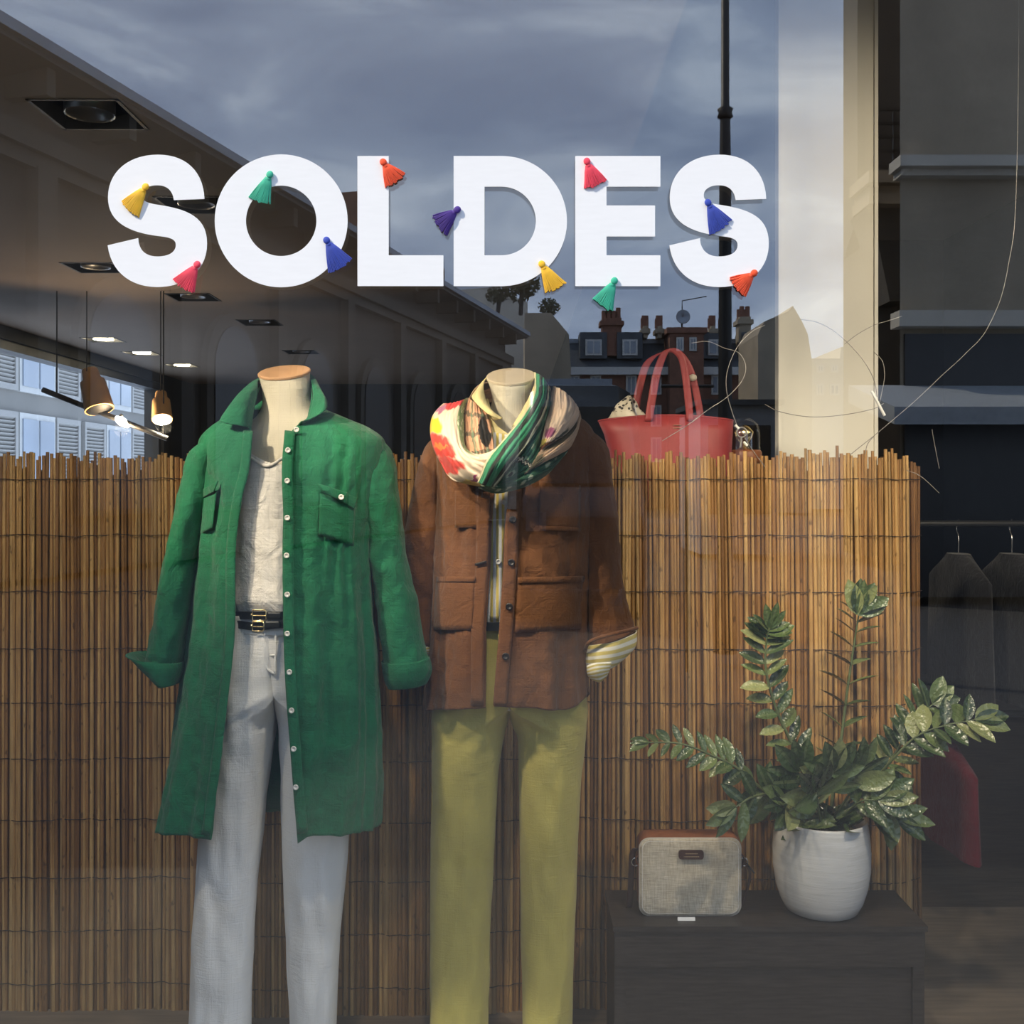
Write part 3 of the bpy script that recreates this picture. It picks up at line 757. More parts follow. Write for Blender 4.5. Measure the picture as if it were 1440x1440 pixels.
bo = back.build('reed_backing', m_reed2, scr); bo['kind'] = 'stuff'
m_wire = M('rusty_wire', (.030, .018, .012), .6, .3, 60)
for py in (674, 753, 832, 913, 989, 1068, 1154, 1236, 1310, 1385):
    zz = P(0, py, 2.56).z; pts = []
    for i in range(180):
        x = -1.33 + (xe + 1.335) * i / 179
        dz = .005 * noise.noise(Vector((x * 9, py, 0))) + .003 * noise.noise(Vector((x * 30, py, 1)))
        pts.append((x, screen_y(x) - .0075 + .003 * sin(x * 330), zz + dz))
    MB().tube(pts, .0011, 5).build('binding_wire', m_wire, scr)

# ================================================================== MANNEQUINS
def mannequin(d, rows, cap_c, cap_r, tilt, roll, mcap, label, legs, loc):
    r = thing('mannequin', label, 'mannequin', loc)
    dense = smooth_rows(rows, 70); n = 48; R = []
    cc = P(cap_c[0], cap_c[1], d)
    q = Euler((tilt, roll, 0)).to_matrix()
    capring = [cc + q @ Vector((cap_r * cos(2 * pi * k / n), cap_r * sin(2 * pi * k / n), 0)) for k in range(n)]
    R.append(capring)
    for py, xl, xr, b in dense:
        a = P((xl + xr) / 2, py, d); h = (xr - xl) / 2 / FPX * d
        row = []
        for k in range(n):
            yy = b * spow(sin(2 * pi * k / n), .9) + .01 * min(1, max(0, (py - 560) / 60))
            p = P((xl + xr) / 2 + (xr - xl) / 2 * spow(cos(2 * pi * k / n), .9), py, d + min(0, yy)); p.y = d + yy; row.append(p)
        R.append(row)
    body = MB().grid(R, True)
    hip = R[-1]; body.cap(hip[::-1])
    for (x0, x1, xb0, xb1) in legs:           # leg inside the trousers, down to a foot
        rr = []
        for t_ in range(14):
            f = t_ / 13; py0 = rows[-1][0] - 20
            zt = P(0, py0, d).z; z = zt * (1 - f) + .06 * f
            ca_, cb_ = P((x0 + x1) / 2, 0, d).x, P((xb0 + xb1) / 2, 0, d).x
            x = ca_ + (cb_ - ca_) * f; rad = .044 * (1 - f) + .028 * f + .004 * sin(f * pi)
            rr.append([(x + rad * cos(2 * pi * k / 20), d + .01 + rad * sin(2 * pi * k / 20), z) for k in range(20)])
        for (dy, z, rx, ry) in ((-.03, .04, .035, .07), (-.05, .015, .038, .10), (-.05, .006, .036, .098)):
            rr.append([(cb_ + rx * cos(2 * pi * k / 20), d + .01 + dy + ry * sin(2 * pi * k / 20), z) for k in range(20)])
        body.grid(rr, True); body.cap(rr[-1][::-1])
    body.build('body', m_mann, r)
    # neck cap plate
    up = q @ Vector((0, 0, 1))
    ring = lambda k_, h_: [cc + up * h_ + q @ Vector((k_ * cap_r * cos(2 * pi * k / n), k_ * cap_r * sin(2 * pi * k / n), 0)) for k in range(n)]
    mb = MB().grid([ring(1.0, 0), ring(1.03, .001), ring(1.03, .005), ring(.99, .0065)], True)
    mb.cap(ring(.99, .0065)); mb.build('neck_cap', mcap, r, smooth=False)
    MB().lathe([(1.035 * 0 + .001, 0), (.17, 0), (.17, .004), (.001, .006)], (loc[0], loc[1] + .02, 0), 40).build('base_plate', m_steel, r)
    return r
D1 = 2.24; D2 = 2.31
mannequin(D1, [(545, 367.5, 435.5, .052), (562, 369.5, 437, .053), (580, 364, 447, .058), (598, 345, 472, .070), (615, 312, 512, .080), (640, 300, 520, .092), (690, 298, 515, .102), (760, 310, 500, .098), (850, 322, 482, .088), (920, 305, 492, .098), (985, 300, 495, .100)],
          (400, 526), 35.5 / FPX * D1, radians(20), radians(-3), m_cap_orange, 'headless cream mannequin with a bare wooden neck cap under the green overshirt', [(305, 385, 285, 335), (405, 490, 415, 465)], (P(395, 0, D1).x, D1, 0))
mannequin(D2, [(545, 689, 750, .050), (562, 692, 747, .050), (580, 686, 752, .055), (598, 668, 775, .068), (615, 632, 815, .080), (640, 622, 825, .092), (690, 622, 820, .100), (760, 632, 808, .096), (850, 640, 795, .088), (920, 625, 808, .098), (1000, 615, 815, .100)],
          (719, 532), 34 / FPX * D2, radians(24), radians(-2), m_mann_cap, 'headless cream mannequin with a pale neck cap inside the patterned scarf', [(620, 700, 625, 675), (735, 812, 745, 795)], (P(718, 0, D2).x, D2, 0))

# ------------------------------------------------------------------ trousers
def trousers(name, label, mat, d, waist_py, crotch_py, hips, legL, legR, end_py, seed, bfun):
    """hips: rows (py, xl, xr, centre); legL / legR: rows (py, outer, inner)"""
    root = thing(name, label, 'trousers', (P((hips[0][1] + hips[0][2]) / 2, 0, d).x, d, 0))
    hd = smooth_rows(hips, 40)
    mb = MB(); n = 56; nr = 130
    for side, leg in ((-1, legL), (1, legR)):
        lg = smooth_rows(leg, 60); rows = []
        for i in range(nr):
            py = waist_py + (end_py - waist_py) * i / (nr - 1)
            f = min(1, max(0, (py - (crotch_py - 22)) / 44)); f = f * f * (3 - 2 * f)
            b = bfun(py); row = []
            xl, xr, xc = lerp_rows(hd, min(py, hips[-1][0])); xo = xl if side < 0 else xr
            lo_, li = lerp_rows(lg, max(py, leg[0][0]))
            if py < leg[0][0]: lo_ = xo
            for k in range(n):
                th = 2 * pi * k / n - pi / 2
                # half of the hip oval, flat towards the centre seam
                c_ = cos(th)
                hx = xc + (xo - xc) * (spow(c_, .85) if c_ > 0 else 0.0); hy = b * (spow(sin(th), .8) if c_ > 0 else sin(th))
                cxl = (lo_ + li) / 2; al = (lo_ - li) / 2
                lx = cxl + al * spow(c_, .92); ly = b * .86 * spow(sin(th), .92)
                x = hx + (lx - hx) * f; y = hy + (ly - hy) * f
                p = P(x, py, d + min(0, y)); p.y = d + y
                w = noise.noise(Vector((x * .035 + seed, c_ * 1.5, py * .007))) + .6 * noise.noise(Vector((x * .08 + seed, sin(th) * 2, py * .02)))
                w += .8 * math.exp(-((py - crotch_py) / 45) ** 2) * noise.noise(Vector((x * .02, seed, (py - abs(x - xc) * .6) * .09)))
                p.y += w * .009 * (1 if sin(th) < 0 else -1); p.x += c_ * w * .002
                row.append(p)
            rows.append(row)
        if side > 0: rows = [r_[::-1] for r_ in rows]
        mb.grid(rows, True)
    mb.build('cloth', mat, root, solid=.0015)
    return root
bt = lambda py: .108 if py < 1000 else max(.066, .108 - (py - 1000) * .00013)
tw = trousers('trousers', 'straight white denim trousers worn under the green overshirt', m_white_denim, D1, 866, 1000,
              [(866, 318, 486, 377), (920, 303, 494, 379), (980, 297, 499, 384), (1030, 293, 500, 388)],
              [(985, 297, 386), (1017, 294, 385), (1092, 289, 376), (1170, 280, 368), (1230, 276, 361), (1320, 270, 356), (1500, 264, 350)],
              [(985, 499, 387), (1017, 499, 391), (1092, 494, 395), (1170, 490, 396), (1230, 486, 398), (1320, 477, 403), (1500, 470, 410)], 1500, 3, bt)
ty = trousers('trousers', 'mustard yellow straight trousers worn under the brown jacket', m_yellow, D2, 872, 1012,
              [(872, 628, 806, 712), (930, 616, 818, 713), (1000, 607, 826, 716), (1040, 606, 824, 717)],
              [(1000, 607, 716), (1044, 607, 707), (1090, 607, 700), (1180, 606, 695), (1320, 605, 690), (1470, 604, 686)],
              [(1000, 826, 716), (1044, 823, 729), (1090, 818, 730), (1180, 813, 731), (1320, 808, 733), (1470, 804, 736)], 1470, 8, bt)
def front(px, py, d, rows, lift=.0, n_exp=2.4):
    """point on the front of a garment body"""
    xl, xr, b = lerp_rows(rows, py); c = (xl + xr) / 2; a = (xr - xl) / 2
    u = max(-1, min(1, (px - c) / a)); y = b * (1 - abs(u) ** n_exp) ** (1 / n_exp)
    return P(px, py, d - y - lift)
# fly and pocket seams
TR1 = [(866, 318, 486, .108), (1000, 297, 499, .108), (1100, 292, 500, .1)]
TR2 = [(872, 628, 806, .108), (1000, 607, 826, .108), (1100, 605, 824, .1)]
def strip(name, pts_px, wpx, d, rows, mat, parent, lift=.003, n=24, vert=True, thick=.0022):
    """a band of cloth lying on the front: centre line in px"""
    c = catmull([Vector((x, y, 0)) for x, y in pts_px], n); A = []; B = []; Mi = []
    for i, p in enumerate(c):
        t_ = (c[min(i + 1, n - 1)] - c[max(i - 1, 0)]).normalized(); nn = Vector((-t_.y, t_.x, 0)) * wpx / 2
        A.append(front(p.x + nn.x, p.y + nn.y, d, rows, lift)); B.append(front(p.x - nn.x, p.y - nn.y, d, rows, lift)); Mi.append(front(p.x, p.y, d, rows, lift + .0006))
    return loft(name, [A, Mi, B], mat, parent, nu=n, nv=5, solid=thick)
strip('fly_placket', [(372, 890), (372, 915), (375, 938), (386, 948)], 3, D1, TR1, m_white_denim, tw, .005)
strip('waistband', [(322, 884), (375, 888), (400, 888), (470, 884)], 13, D1, TR1, m_white_denim, tw, .004)
strip('fly_seam', [(388, 890), (387, 925), (386, 946)], 2.4, D1, TR1, m_white_denim, tw, .005)
strip('fly_seam', [(366, 921), (376, 922), (388, 921)], 2.4, D1, TR1, m_white_denim, tw, .005)
strip('fly_placket', [(702, 892), (703, 930), (700, 965), (696, 990)], 3, D2, TR2, m_yellow, ty, .005)

# ------------------------------------------------------------------ tank top
TT = [(625, 322, 470, .098), (680, 318, 496, .110), (760, 318, 494, .112), (820, 320, 486, .112), (845, 318, 486, .120), (858, 322, 482, .115), (868, 326, 478, .108)]
tank = thing('tank_top', 'heathered off-white scoop neck top tucked into black belts', 'top', (P(398, 0, D1).x, D1, P(0, 868, D1).z))
garment('cloth', m_white_linen, tank, D1, TT, None, top=[(0, 652), (.03, 648), (.09, 640), (.13, 628), (.2, 622), (.8, 622), (.87, 626), (.92, 640), (.96, 650), (1, 654)], amp=(.001, .006), wr=.003, seed=4, ns=130, nr=90)
ln_ = [front(x, y, D1, TT, .0035) for x, y in ((336, 625), (346, 638), (356, 646), (368, 653), (376, 655), (386, 652), (396, 645), (410, 636), (424, 622))]
MB().tube(catmull(ln_, 40), .0032, 8).build('neck_binding', m_white_linen, tank)

# ------------------------------------------------------------------ belts
BT = [(840, 318, 486, .112), (1000, 300, 499, .112)]
def belt(label, pyc, w, buckle_x, end, d, BTr, mat, lift, group=None, loop=None, sag=0):
    r = thing('belt', label, 'belt', (P((BTr[0][1] + BTr[0][2]) / 2, 0, d).x, d, P(0, pyc, d).z), group=group)
    n = 72; rows = []
    for e in (-1, -.9, .9, 1):
        row = []
        for k in range(n):
            th = 2 * pi * k / n
            xl, xr, b = lerp_rows(BTr, pyc); c_ = (xl + xr) / 2; a_ = (xr - xl) / 2
            q = 2 / 2.4; px = c_ + a_ * spow(cos(th), q)
            yy = (b + lift) * spow(sin(th), q)
            p = P(px, pyc + e * w / 2 + sag * math.exp(-((px - buckle_x) / 25) ** 2), d + min(0, yy)); p.y = d + yy
            row.append(p)
        rows.append(row)
    MB().grid(rows, True).build('strap', mat, r, solid=.003)
    if buckle_x and loop:
        bx0, bx1, h = loop
        pts = [front(x, pyc + sag + y, d, BTr, lift + .005) for x, y in ((bx0, -h), (bx1 - 2, -h), (bx1, -h + 2), (bx1, h - 2), (bx1 - 2, h), (bx0, h), (bx0 - 1, h - 2), (bx0 - 1, -h + 2), (bx0, -h))]
        MB().tube(pts, .0015, 8).build('buckle', m_gold, r)
        MB().tube([front(bx0, pyc + sag, d, BTr, lift + .006), front(bx1, pyc + sag + .5, d, BTr, lift + .007)], .0012, 8).build('prong', m_gold, r)
        c = front(bx0 - 2, pyc + sag, d, BTr, lift + .006)
        MB().lathe([(.001, .0), (.003, 0), (.003, .003), (.001, .004)], c, 10).build('stud', m_gold, r)
    if end:
        (x0, x1) = end
        A = [front(x, pyc + sag * .3 - w * .42, d, BTr, lift + .004) for x in (x0, (x0 + x1) / 2, x1)]
        B = [front(x, pyc + sag * .3 + w * .42, d, BTr, lift + .004) for x in (x0, (x0 + x1) / 2, x1)]
        loft('belt_end', [A, B], mat, r, nu=8, nv=4, solid=.003)
    return r
belt('upper thin black leather belt with a square gold buckle', 865.5, 11, 363, (376, 396), D1, BT, m_blackleather, .006, loop=(356, 374, 7.5))
belt('lower thin black leather belt sagging at its gold buckle', 877, 11, 363, (372, 394), D1, BT, m_blackleather, .0075, loop=(356, 371, 6.5), sag=4)
BT2 = [(840, 630, 806, .112), (1000, 612, 820, .112)]
belt('narrow black belt above the mustard yellow trousers', 881, 12, 0, None, D2, BT2, m_blackleather, .006)

# ------------------------------------------------------------------ green overshirt
GR = [(574, 336, 452, .062), (586, 318, 480, .080), (600, 297, 514, .096), (618, 281, 538, .112), (650, 279, 536, .124), (700, 284, 526, .130), (780, 277, 519, .132), (842, 270, 522, .134), (905, 261, 527, .136), (999, 245, 531, .140), (1092, 228, 530, .142), (1190, 209, 524, .142)]
GO = [(574, 346, 446), (588, 350, 432), (603, 353, 412), (640, 352, 400), (687, 341, 399), (769, 331, 397), (889, 331, 398), (936, 326, 400), (1000, 318, 404), (1061, 311, 409), (1190, 296, 419)]
gs = thing('overshirt', 'long green linen overshirt worn open with white shell buttons', 'shirt', (P(390, 0, D1).x, D1, P(0, 1180, D1).z))
garment('body_cloth', m_green, gs, D1, GR, GO, top=[(0, 577), (.2, 574), (.8, 574), (1, 577)],
        hem=[(0, 1186), (.015, 1177), (.1, 1173), (.2, 1166), (.25, 1160), (.35, 1172), (.65, 1172), (.75, 1164), (.85, 1170), (1, 1181)], amp=(.004, .022), freq=8, seed=1, wr=.0055, ns=190, nr=150)
sleeve('sleeve', m_green, gs, [(298, 612), (270, 638), (256, 680), (243, 740), (232, 796), (221, 855), (211, 911), (207, 930)], [(318, 622), (312, 660), (302, 700), (292, 740), (278, 790), (267, 855), (257, 911), (252, 942)], (D1, D1 - .02), seed=2)
sleeve('sleeve', m_green, gs, [(516, 608), (547, 630), (558, 680), (566, 740), (574, 790), (584, 835), (592, 875), (601, 921), (604, 933)], [(500, 618), (502, 660), (508, 710), (515, 750), (520, 790), (525, 820), (530, 862), (538, 918), (542, 946)], (D1, D1 - .02), seed=5)
def cuff(name, mat, parent, loops, n=36, solid=.002, seed=0):
    """loops: (left px, right px, half depth, depth) of tilted rings from the fold outward"""
    cs = []
    for (l, rr_, hd, dd) in loops:
        a = P(l[0], l[1], dd); b = P(rr_[0], rr_[1], dd); c = (a + b) / 2; h = (b - a) / 2
        cs.append([c + h * cos(2 * pi * k / n) + Vector((0, hd * sin(2 * pi * k / n), 0)) for k in range(n)])
    rows = []
    m = 14
    tr = [catmull([cs[i][k] for i in range(len(cs))], m) for k in range(n)]
    v = []; f = []; uv = []
    for i in range(m):
        for k in range(n + 1):
            p = tr[k % n][i] + Vector((0, 1, .3)) * .003 * noise.noise(tr[k % n][i] * 30 + Vector((seed, 0, 0)))
            v.append(p); uv.append((k / n, i / (m - 1)))
    for i in range(m - 1):
        for k in range(n): f.append((i * (n + 1) + k, i * (n + 1) + k + 1, (i + 1) * (n + 1) + k + 1, (i + 1) * (n + 1) + k))
    return mk(name, v, f, mat, parent, uvs=uv, solid=solid)
dd = D1 - .02
cuff('cuff', m_green, gs, [((226, 962), (250, 961), .046, dd), ((205, 940), (254, 952), .056, dd), ((188, 923), (258, 940), .062, dd), ((179, 919), (258, 930), .058, dd)], seed=1)
cuff('cuff', m_green, gs, [((546, 967), (600, 960), .046, dd), ((541, 955), (606, 948), .054, dd), ((538, 938), (607, 937), .058, dd), ((537, 930), (603, 924), .056, dd)], seed=2)
# collar: stand, two leaves
GF = smooth_rows(GR, 80)
loft('collar_leaf', [[P(353, 605, D1 - .075), P(357, 575, D1 - .065), P(362, 545, D1 - .03), P(365, 533, D1 + .02), P(385, 528, D1 + .075)],
                     [P(345, 600, D1 - .10), P(343, 578, D1 - .095), P(350, 552, D1 - .06), P(355, 537, D1 + .01), P(372, 532, D1 + .085)],
                     [P(320, 596, D1 - .105), P(322, 580, D1 - .095), P(333, 562, D1 - .07), P(344, 546, D1 + .0), P(358, 540, D1 + .095)],
                     [P(309, 592, D1 - .095), P(314, 583, D1 - .085), P(326, 566, D1 - .06), P(340, 550, D1 - .0), P(352, 545, D1 + .1)]], m_green, gs, nu=36, nv=16, solid=.0022, fold=.0015)
loft('collar_leaf', [[P(416, 604, D1 - .085), P(432, 588, D1 - .078), P(440, 560, D1 - .055), P(437, 535, D1 - .0), P(432, 526, D1 + .05), P(415, 526, D1 + .08)],
                     [P(422, 594, D1 - .10), P(444, 585, D1 - .095), P(452, 560, D1 - .06), P(445, 538, D1 - .0), P(438, 528, D1 + .06), P(420, 530, D1 + .09)],
                     [P(428, 592, D1 - .10), P(452, 580, D1 - .095), P(457, 562, D1 - .065), P(451, 548, D1 - .005), P(445, 540, D1 + .065), P(428, 542, D1 + .1)],
                     [P(440, 588, D1 - .098), P(457, 577, D1 - .088), P(460, 568, D1 - .055), P(457, 558, D1 - .0), P(450, 552, D1 + .065), P(432, 552, D1 + .1)]], m_green, gs, nu=36, nv=16, solid=.0022, fold=.0015)
loft('collar_stand', [[P(385, 530, D1 + .072), P(400, 530, D1 + .08), P(415, 528, D1 + .078)], [P(380, 552, D1 + .08), P(400, 552, D1 + .09), P(420, 552, D1 + .086)], [P(350, 578, D1 + .07), P(400, 576, D1 + .085), P(440, 578, D1 + .07)]], m_green, gs, nu=14, nv=8)
loft('collar_stand', [[P(357, 574, D1 - .06), P(364, 548, D1 - .02), P(372, 534, D1 + .05)], [P(348, 590, D1 - .07), P(350, 572, D1 - .03), P(352, 562, D1 + .05)], [P(345, 606, D1 - .085), P(338, 584, D1 - .04), P(340, 574, D1 + .04)]], m_green, gs, nu=14, nv=8)
loft('collar_stand', [[P(432, 588, D1 - .07), P(438, 556, D1 - .03), P(434, 530, D1 + .05)], [P(442, 594, D1 - .08), P(448, 572, D1 - .03), P(446, 560, D1 + .05)], [P(425, 606, D1 - .09), P(462, 584, D1 - .04), P(456, 574, D1 + .04)]], m_green, gs, nu=14, nv=8)
# plackets, buttons, pockets
strip('placket', [(408, 606), (404, 660), (406, 730), (405, 790), (406, 860), (407, 920), (410, 980), (415, 1045), (420, 1110), (426, 1172)], 15, D1, GF, m_green, gs, .008, n=60)
strip('placket', [(349, 606), (344, 660), (334, 700), (325, 770), (324, 860), (321, 920), (313, 990), (306, 1050), (297, 1120), (290, 1174)], 13, D1, GF, m_green, gs, .007, n=60)
def button_mesh(mat, rad=.0055):
    mb = MB().lathe([(.0005, .0008), (rad * .5, .0008), (rad * .6, .0022), (rad, .002), (rad, 0), (.0005, 0)], (0, 0, 0), 16)
    me = bpy.data.meshes.new('button'); me.from_pydata(mb.v, [], mb.f); me.materials.append(mat)
    for p in me.polygons: p.use_smooth = True
    return me
bm_w = button_mesh(m_button); bm_d = button_mesh(m_button_dark, .0075)
face = Matrix.Rotation(pi / 2, 4, 'X')
for px, py in ((417, 604), (405, 633), (404, 676), (404, 728), (403, 781), (404, 836), (404, 891), (407, 945), (410, 999), (413, 1053), (416, 1107)):
    place('button', bm_w, gs, front(px, py, D1, GF, .014), face)
def patch(name, poly, d, rows, mat, parent, lift, thick=.002, nu=16):
    """four-cornered cloth piece on the front: tl, tr, br, bl in px"""
    tl, tr_, br, bl = [Vector((*p, 0)) for p in poly]; cs = []
    for j in range(6):
        f = j / 5; a = tl.lerp(bl, f); b = tr_.lerp(br, f)
        cs.append([front(*(a.lerp(b, i / 7))[:2], d, rows, lift + .0015 * sin(pi * f)) for i in range(8)])
    return loft(name, cs, mat, parent, nu=nu, nv=10, solid=thick)
patch('pocket', [(283, 700), (305, 690), (299, 742), (281, 752)], D1, GF, m_green, gs, .006)
fl = patch('pocket_flap', [(282, 690), (307, 676), (301, 691), (275, 706)], D1, GF, m_green, gs, .014)
place('button', bm_w, gs, front(285, 697, D1, GF, .019), face)
patch('pocket', [(450, 694), (500, 706), (497, 768), (448, 752)], D1, GF, m_green, gs, .006)
patch('pocket_flap', [(447, 680), (489, 693), (487, 709), (455, 692)], D1, GF, m_green, gs, .014)
patch('pocket_flap', [(487, 694), (502, 700), (498, 716), (486, 708)], D1, GF, m_green, gs, .011)
place('button', bm_w, gs, front(480, 699, D1, GF, .020), face)

# ------------------------------------------------------------------ striped shirt under the jacket
def stripe_mat(name, axis_scale, kind='Object', comp=0):
    g = NG(name)
    v = g.coord(kind, (1, 1, 1)); sp = g.n('ShaderNodeSeparateXYZ'); g.set(sp.inputs[0], v)
    w = g.math('FRACT', g.math('MULTIPLY', sp.outputs[comp], axis_scale))
    col = g.ramp(w, [(0, (.72, .74, .76)), (.42, (.72, .74, .76)), (.5, (.66, .52, .13)), (.9, (.66, .52, .13)), (1, (.72, .74, .76))])
    g.set(g.b.inputs['Base Color'], col); g.b.inputs['Roughness'].default_value = .8
    g.bump(g.noise(g.coord('Object'), 40, 4), .3, .002)
    return g.m
m_stripe = stripe_mat('yellow_white_stripe', 85)
SH = [(600, 660, 776, .098), (660, 640, 806, .106), (760, 640, 804, .108), (850, 644, 796, .114), (870, 646, 792, .110), (880, 650, 790, .106)]
sh = thing('striped_shirt', 'yellow and white striped shirt with an open pale collar beneath the scarf', 'shirt', (P(718, 0, D2).x, D2, P(0, 880, D2).z))
garment('body_cloth', m_stripe, sh, D2, SH, None, top=[(0, 612), (.1, 604), (.2, 596), (.8, 596), (.9, 604), (1, 612)], amp=(.001, .005), wr=.002, seed=14, ns=110, nr=70)
strip('placket', [(709, 690), (703, 750), (699, 820), (695, 872)], 13, D2, SH, m_stripe, sh, .006)
for px, py in ((709, 706), (701, 790)): place('button', bm_w, sh, front(px, py, D2, SH, .012), face)
loft('collar_leaf', [[P(694, 592, D2 - .09), P(684, 565, D2 - .075), P(680, 545, D2 - .04), P(684, 531, D2 + .0), P(695, 525, D2 + .05)],
                     [P(706, 588, D2 - .105), P(688, 575, D2 - .11), P(672, 556, D2 - .08), P(676, 540, D2 - .01), P(684, 532, D2 + .06)],
                     [P(704, 590, D2 - .11), P(686, 582, D2 - .115), P(667, 564, D2 - .085), P(664, 556, D2 - .01), P(672, 548, D2 + .06)]], m_paleyellow, sh, nu=28, nv=12, fold=.001)
loft('collar_leaf', [[P(720, 600, D2 - .092), P(734, 577, D2 - .085), P(748, 550, D2 - .045), P(752, 531, D2 + .01), P(740, 524, D2 + .06)],
                     [P(728, 598, D2 - .105), P(744, 578, D2 - .105), P(760, 553, D2 - .06), P(758, 533, D2 + .005), P(748, 526, D2 + .07)],
                     [P(735, 596, D2 - .11), P(752, 580, D2 - .105), P(768, 560, D2 - .065), P(768, 545, D2 + .0), P(760, 540, D2 + .07)]], m_paleyellow, sh, nu=28, nv=12, fold=.001)
loft('neck_opening', [[P(694, 592, D2 - .088), P(690, 575, D2 - .07), P(686, 560, D2 - .03)], [P(703, 602, D2 - .092), P(680, 590, D2 - .08), P(670, 575, D2 - .03)], [P(718, 612, D2 - .1), P(690, 610, D2 - .09), P(662, 596, D2 - .04)]], m_paleyellow, sh, nu=14, nv=8)
loft('neck_opening', [[P(720, 602, D2 - .09), P(738, 578, D2 - .07), P(750, 556, D2 - .03)], [P(728, 608, D2 - .095), P(752, 590, D2 - .08), P(762, 575, D2 - .03)], [P(730, 616, D2 - .1), P(760, 606, D2 - .09), P(778, 596, D2 - .04)]], m_paleyellow, sh, nu=14, nv=8)

# ------------------------------------------------------------------ brown jacket
BR = [(576, 672, 786, .062), (588, 630, 816, .085), (600, 615, 830, .100), (618, 609, 838, .116), (660, 612, 836, .126), (720, 614, 831, .130), (776, 613, 828, .132), (861, 609, 825, .134), (930, 604, 826, .136), (1005, 598, 827, .138)]
BO = [(576, 688, 742), (640, 694, 724), (694, 695, 716), (742, 691, 710), (789, 690, 708), (837, 687, 705), (881, 684, 702), (1005, 682.5, 693)]
bj = thing('jacket', 'brown twill overshirt jacket with dark buttons and rolled striped cuffs', 'jacket', (P(713, 0, D2).x, D2, P(0, 1000, D2).z))
BF = smooth_rows(BR, 80)
garment('body_cloth', m_brown, bj, D2, BR, BO, top=[(0, 600), (.1, 590), (.2, 578), (.8, 578), (.9, 590), (1, 600)],
        hem=[(0, 994), (.08, 997), (.14, 999), (.20, 988), (.25, 966), (.3, 985), (.4, 998), (.7, 998), (.78, 1000), (.86, 999), (1, 996)], amp=(.004, .014), freq=7, seed=21, wr=.005, ns=180, nr=130)
sleeve('sleeve', m_brown, bj, [(624, 604), (599, 630), (585, 670), (575, 719), (571, 765), (573, 810), (578, 860), (586, 905)], [(645, 614), (638, 650), (630, 700), (624, 760), (618, 810), (613, 860), (612, 905)], (D2 + .02, D2 + .05), seed=11)
sleeve('sleeve', m_brown, bj, [(822, 600), (849, 622), (860, 660), (867, 710), (871, 764), (874, 810), (882, 850), (894, 886)], [(798, 610), (804, 650), (812, 700), (820, 750), (824, 800), (826, 850), (827, 912)], (D2, D2 - .03), seed=12, ry=(.062, .046))
m_stripe_cuff = stripe_mat('striped_cuff_lining', 1, 'UV', 1)
def cuffstripe():
    g = NG('striped_cuff'); sp = g.n('ShaderNodeSeparateXYZ'); g.set(sp.inputs[0], g.coord('UV'))
    w = g.math('FRACT', g.math('MULTIPLY', sp.outputs[1], 5.0))
    g.set(g.b.inputs['Base Color'], g.ramp(w, [(0, (.74, .72, .62)), (.4, (.74, .72, .62)), (.5, (.56, .46, .14)), (.92, (.56, .46, .14)), (1, (.74, .72, .62))]))
    g.b.inputs['Roughness'].default_value = .8; return g.m
m_cs = cuffstripe(); dk = D2 - .035
cuff('cuff', m_cs, bj, [((831, 950), (856, 938), .036, dk), ((822, 936), (874, 928), .048, dk), ((820, 922), (893, 908), .056, dk), ((826, 906), (895, 887), .055, dk)], seed=4)
loft('cuff_twist', [[P(825, 936, dk - .05), P(838, 932, dk - .06), P(860, 931, dk - .055)], [P(826, 948, dk - .045), P(840, 945, dk - .062), P(857, 942, dk - .05)], [P(831, 955, dk - .03), P(843, 959, dk - .045), P(853, 952, dk - .035)]], m_cs, bj, nu=16, nv=10)
MB().tube(catmull([P(822, 915, dk - .03), P(830, 902, dk - .055), P(856, 893, dk - .065), P(878, 888, dk - .055), P(896, 883, dk - .02)], 24), .004, 8).build('cuff_edge', m_brown, bj)
cuff('cuff', m_cs, bj, [((590, 916), (611, 916), .04, D2 + .05), ((583, 908), (614, 908), .05, D2 + .05), ((581, 893), (615, 893), .052, D2 + .05)], seed=6)
strip('placket', [(723, 640), (724, 692), (720, 742), (718, 789), (715, 837), (712, 881), (706, 950), (703, 992)], 19, D2, BF, m_brown, bj, .008, n=50)
strip('placket', [(680, 692), (679, 742), (678, 789), (675, 837), (672, 881), (671, 992)], 18, D2, BF, m_brown, bj, .006, n=50)
for px, py in ((721, 731), (719, 791), (716, 853), (711, 923)): place('button', bm_d, bj, front(px, py, D2, BF, .013), face)
patch('chest_pocket', [(759, 676), (816, 682), (815, 745), (759, 742)], D2, BF, m_brown, bj, .006)
patch('lower_pocket', [(729, 814), (822, 812), (823, 884), (724, 890)], D2, BF, m_brown, bj, .006)
patch('lower_pocket', [(614, 813), (668, 813), (664, 886), (608, 886)], D2, BF, m_brown, bj, .006)
patch('pocket_welt', [(728, 812), (822, 810), (822, 818), (728, 820)], D2, BF, m_brown, bj, .0095)
patch('pocket_welt', [(759, 739), (816, 742), (816, 747), (759, 745)], D2, BF, m_brown, bj, .008)
patch('pocket_welt', [(614, 811), (668, 811), (668, 818), (614, 818)], D2, BF, m_brown, bj, .009)
patch('pocket', [(640, 690), (676, 690), (676, 742), (640, 742)], D2, BF, m_brown, bj, .005)
strip('buttonhole', [(668, 794), (684, 790)], 3, D2, BF, m_button_dark, bj, .012, n=8)

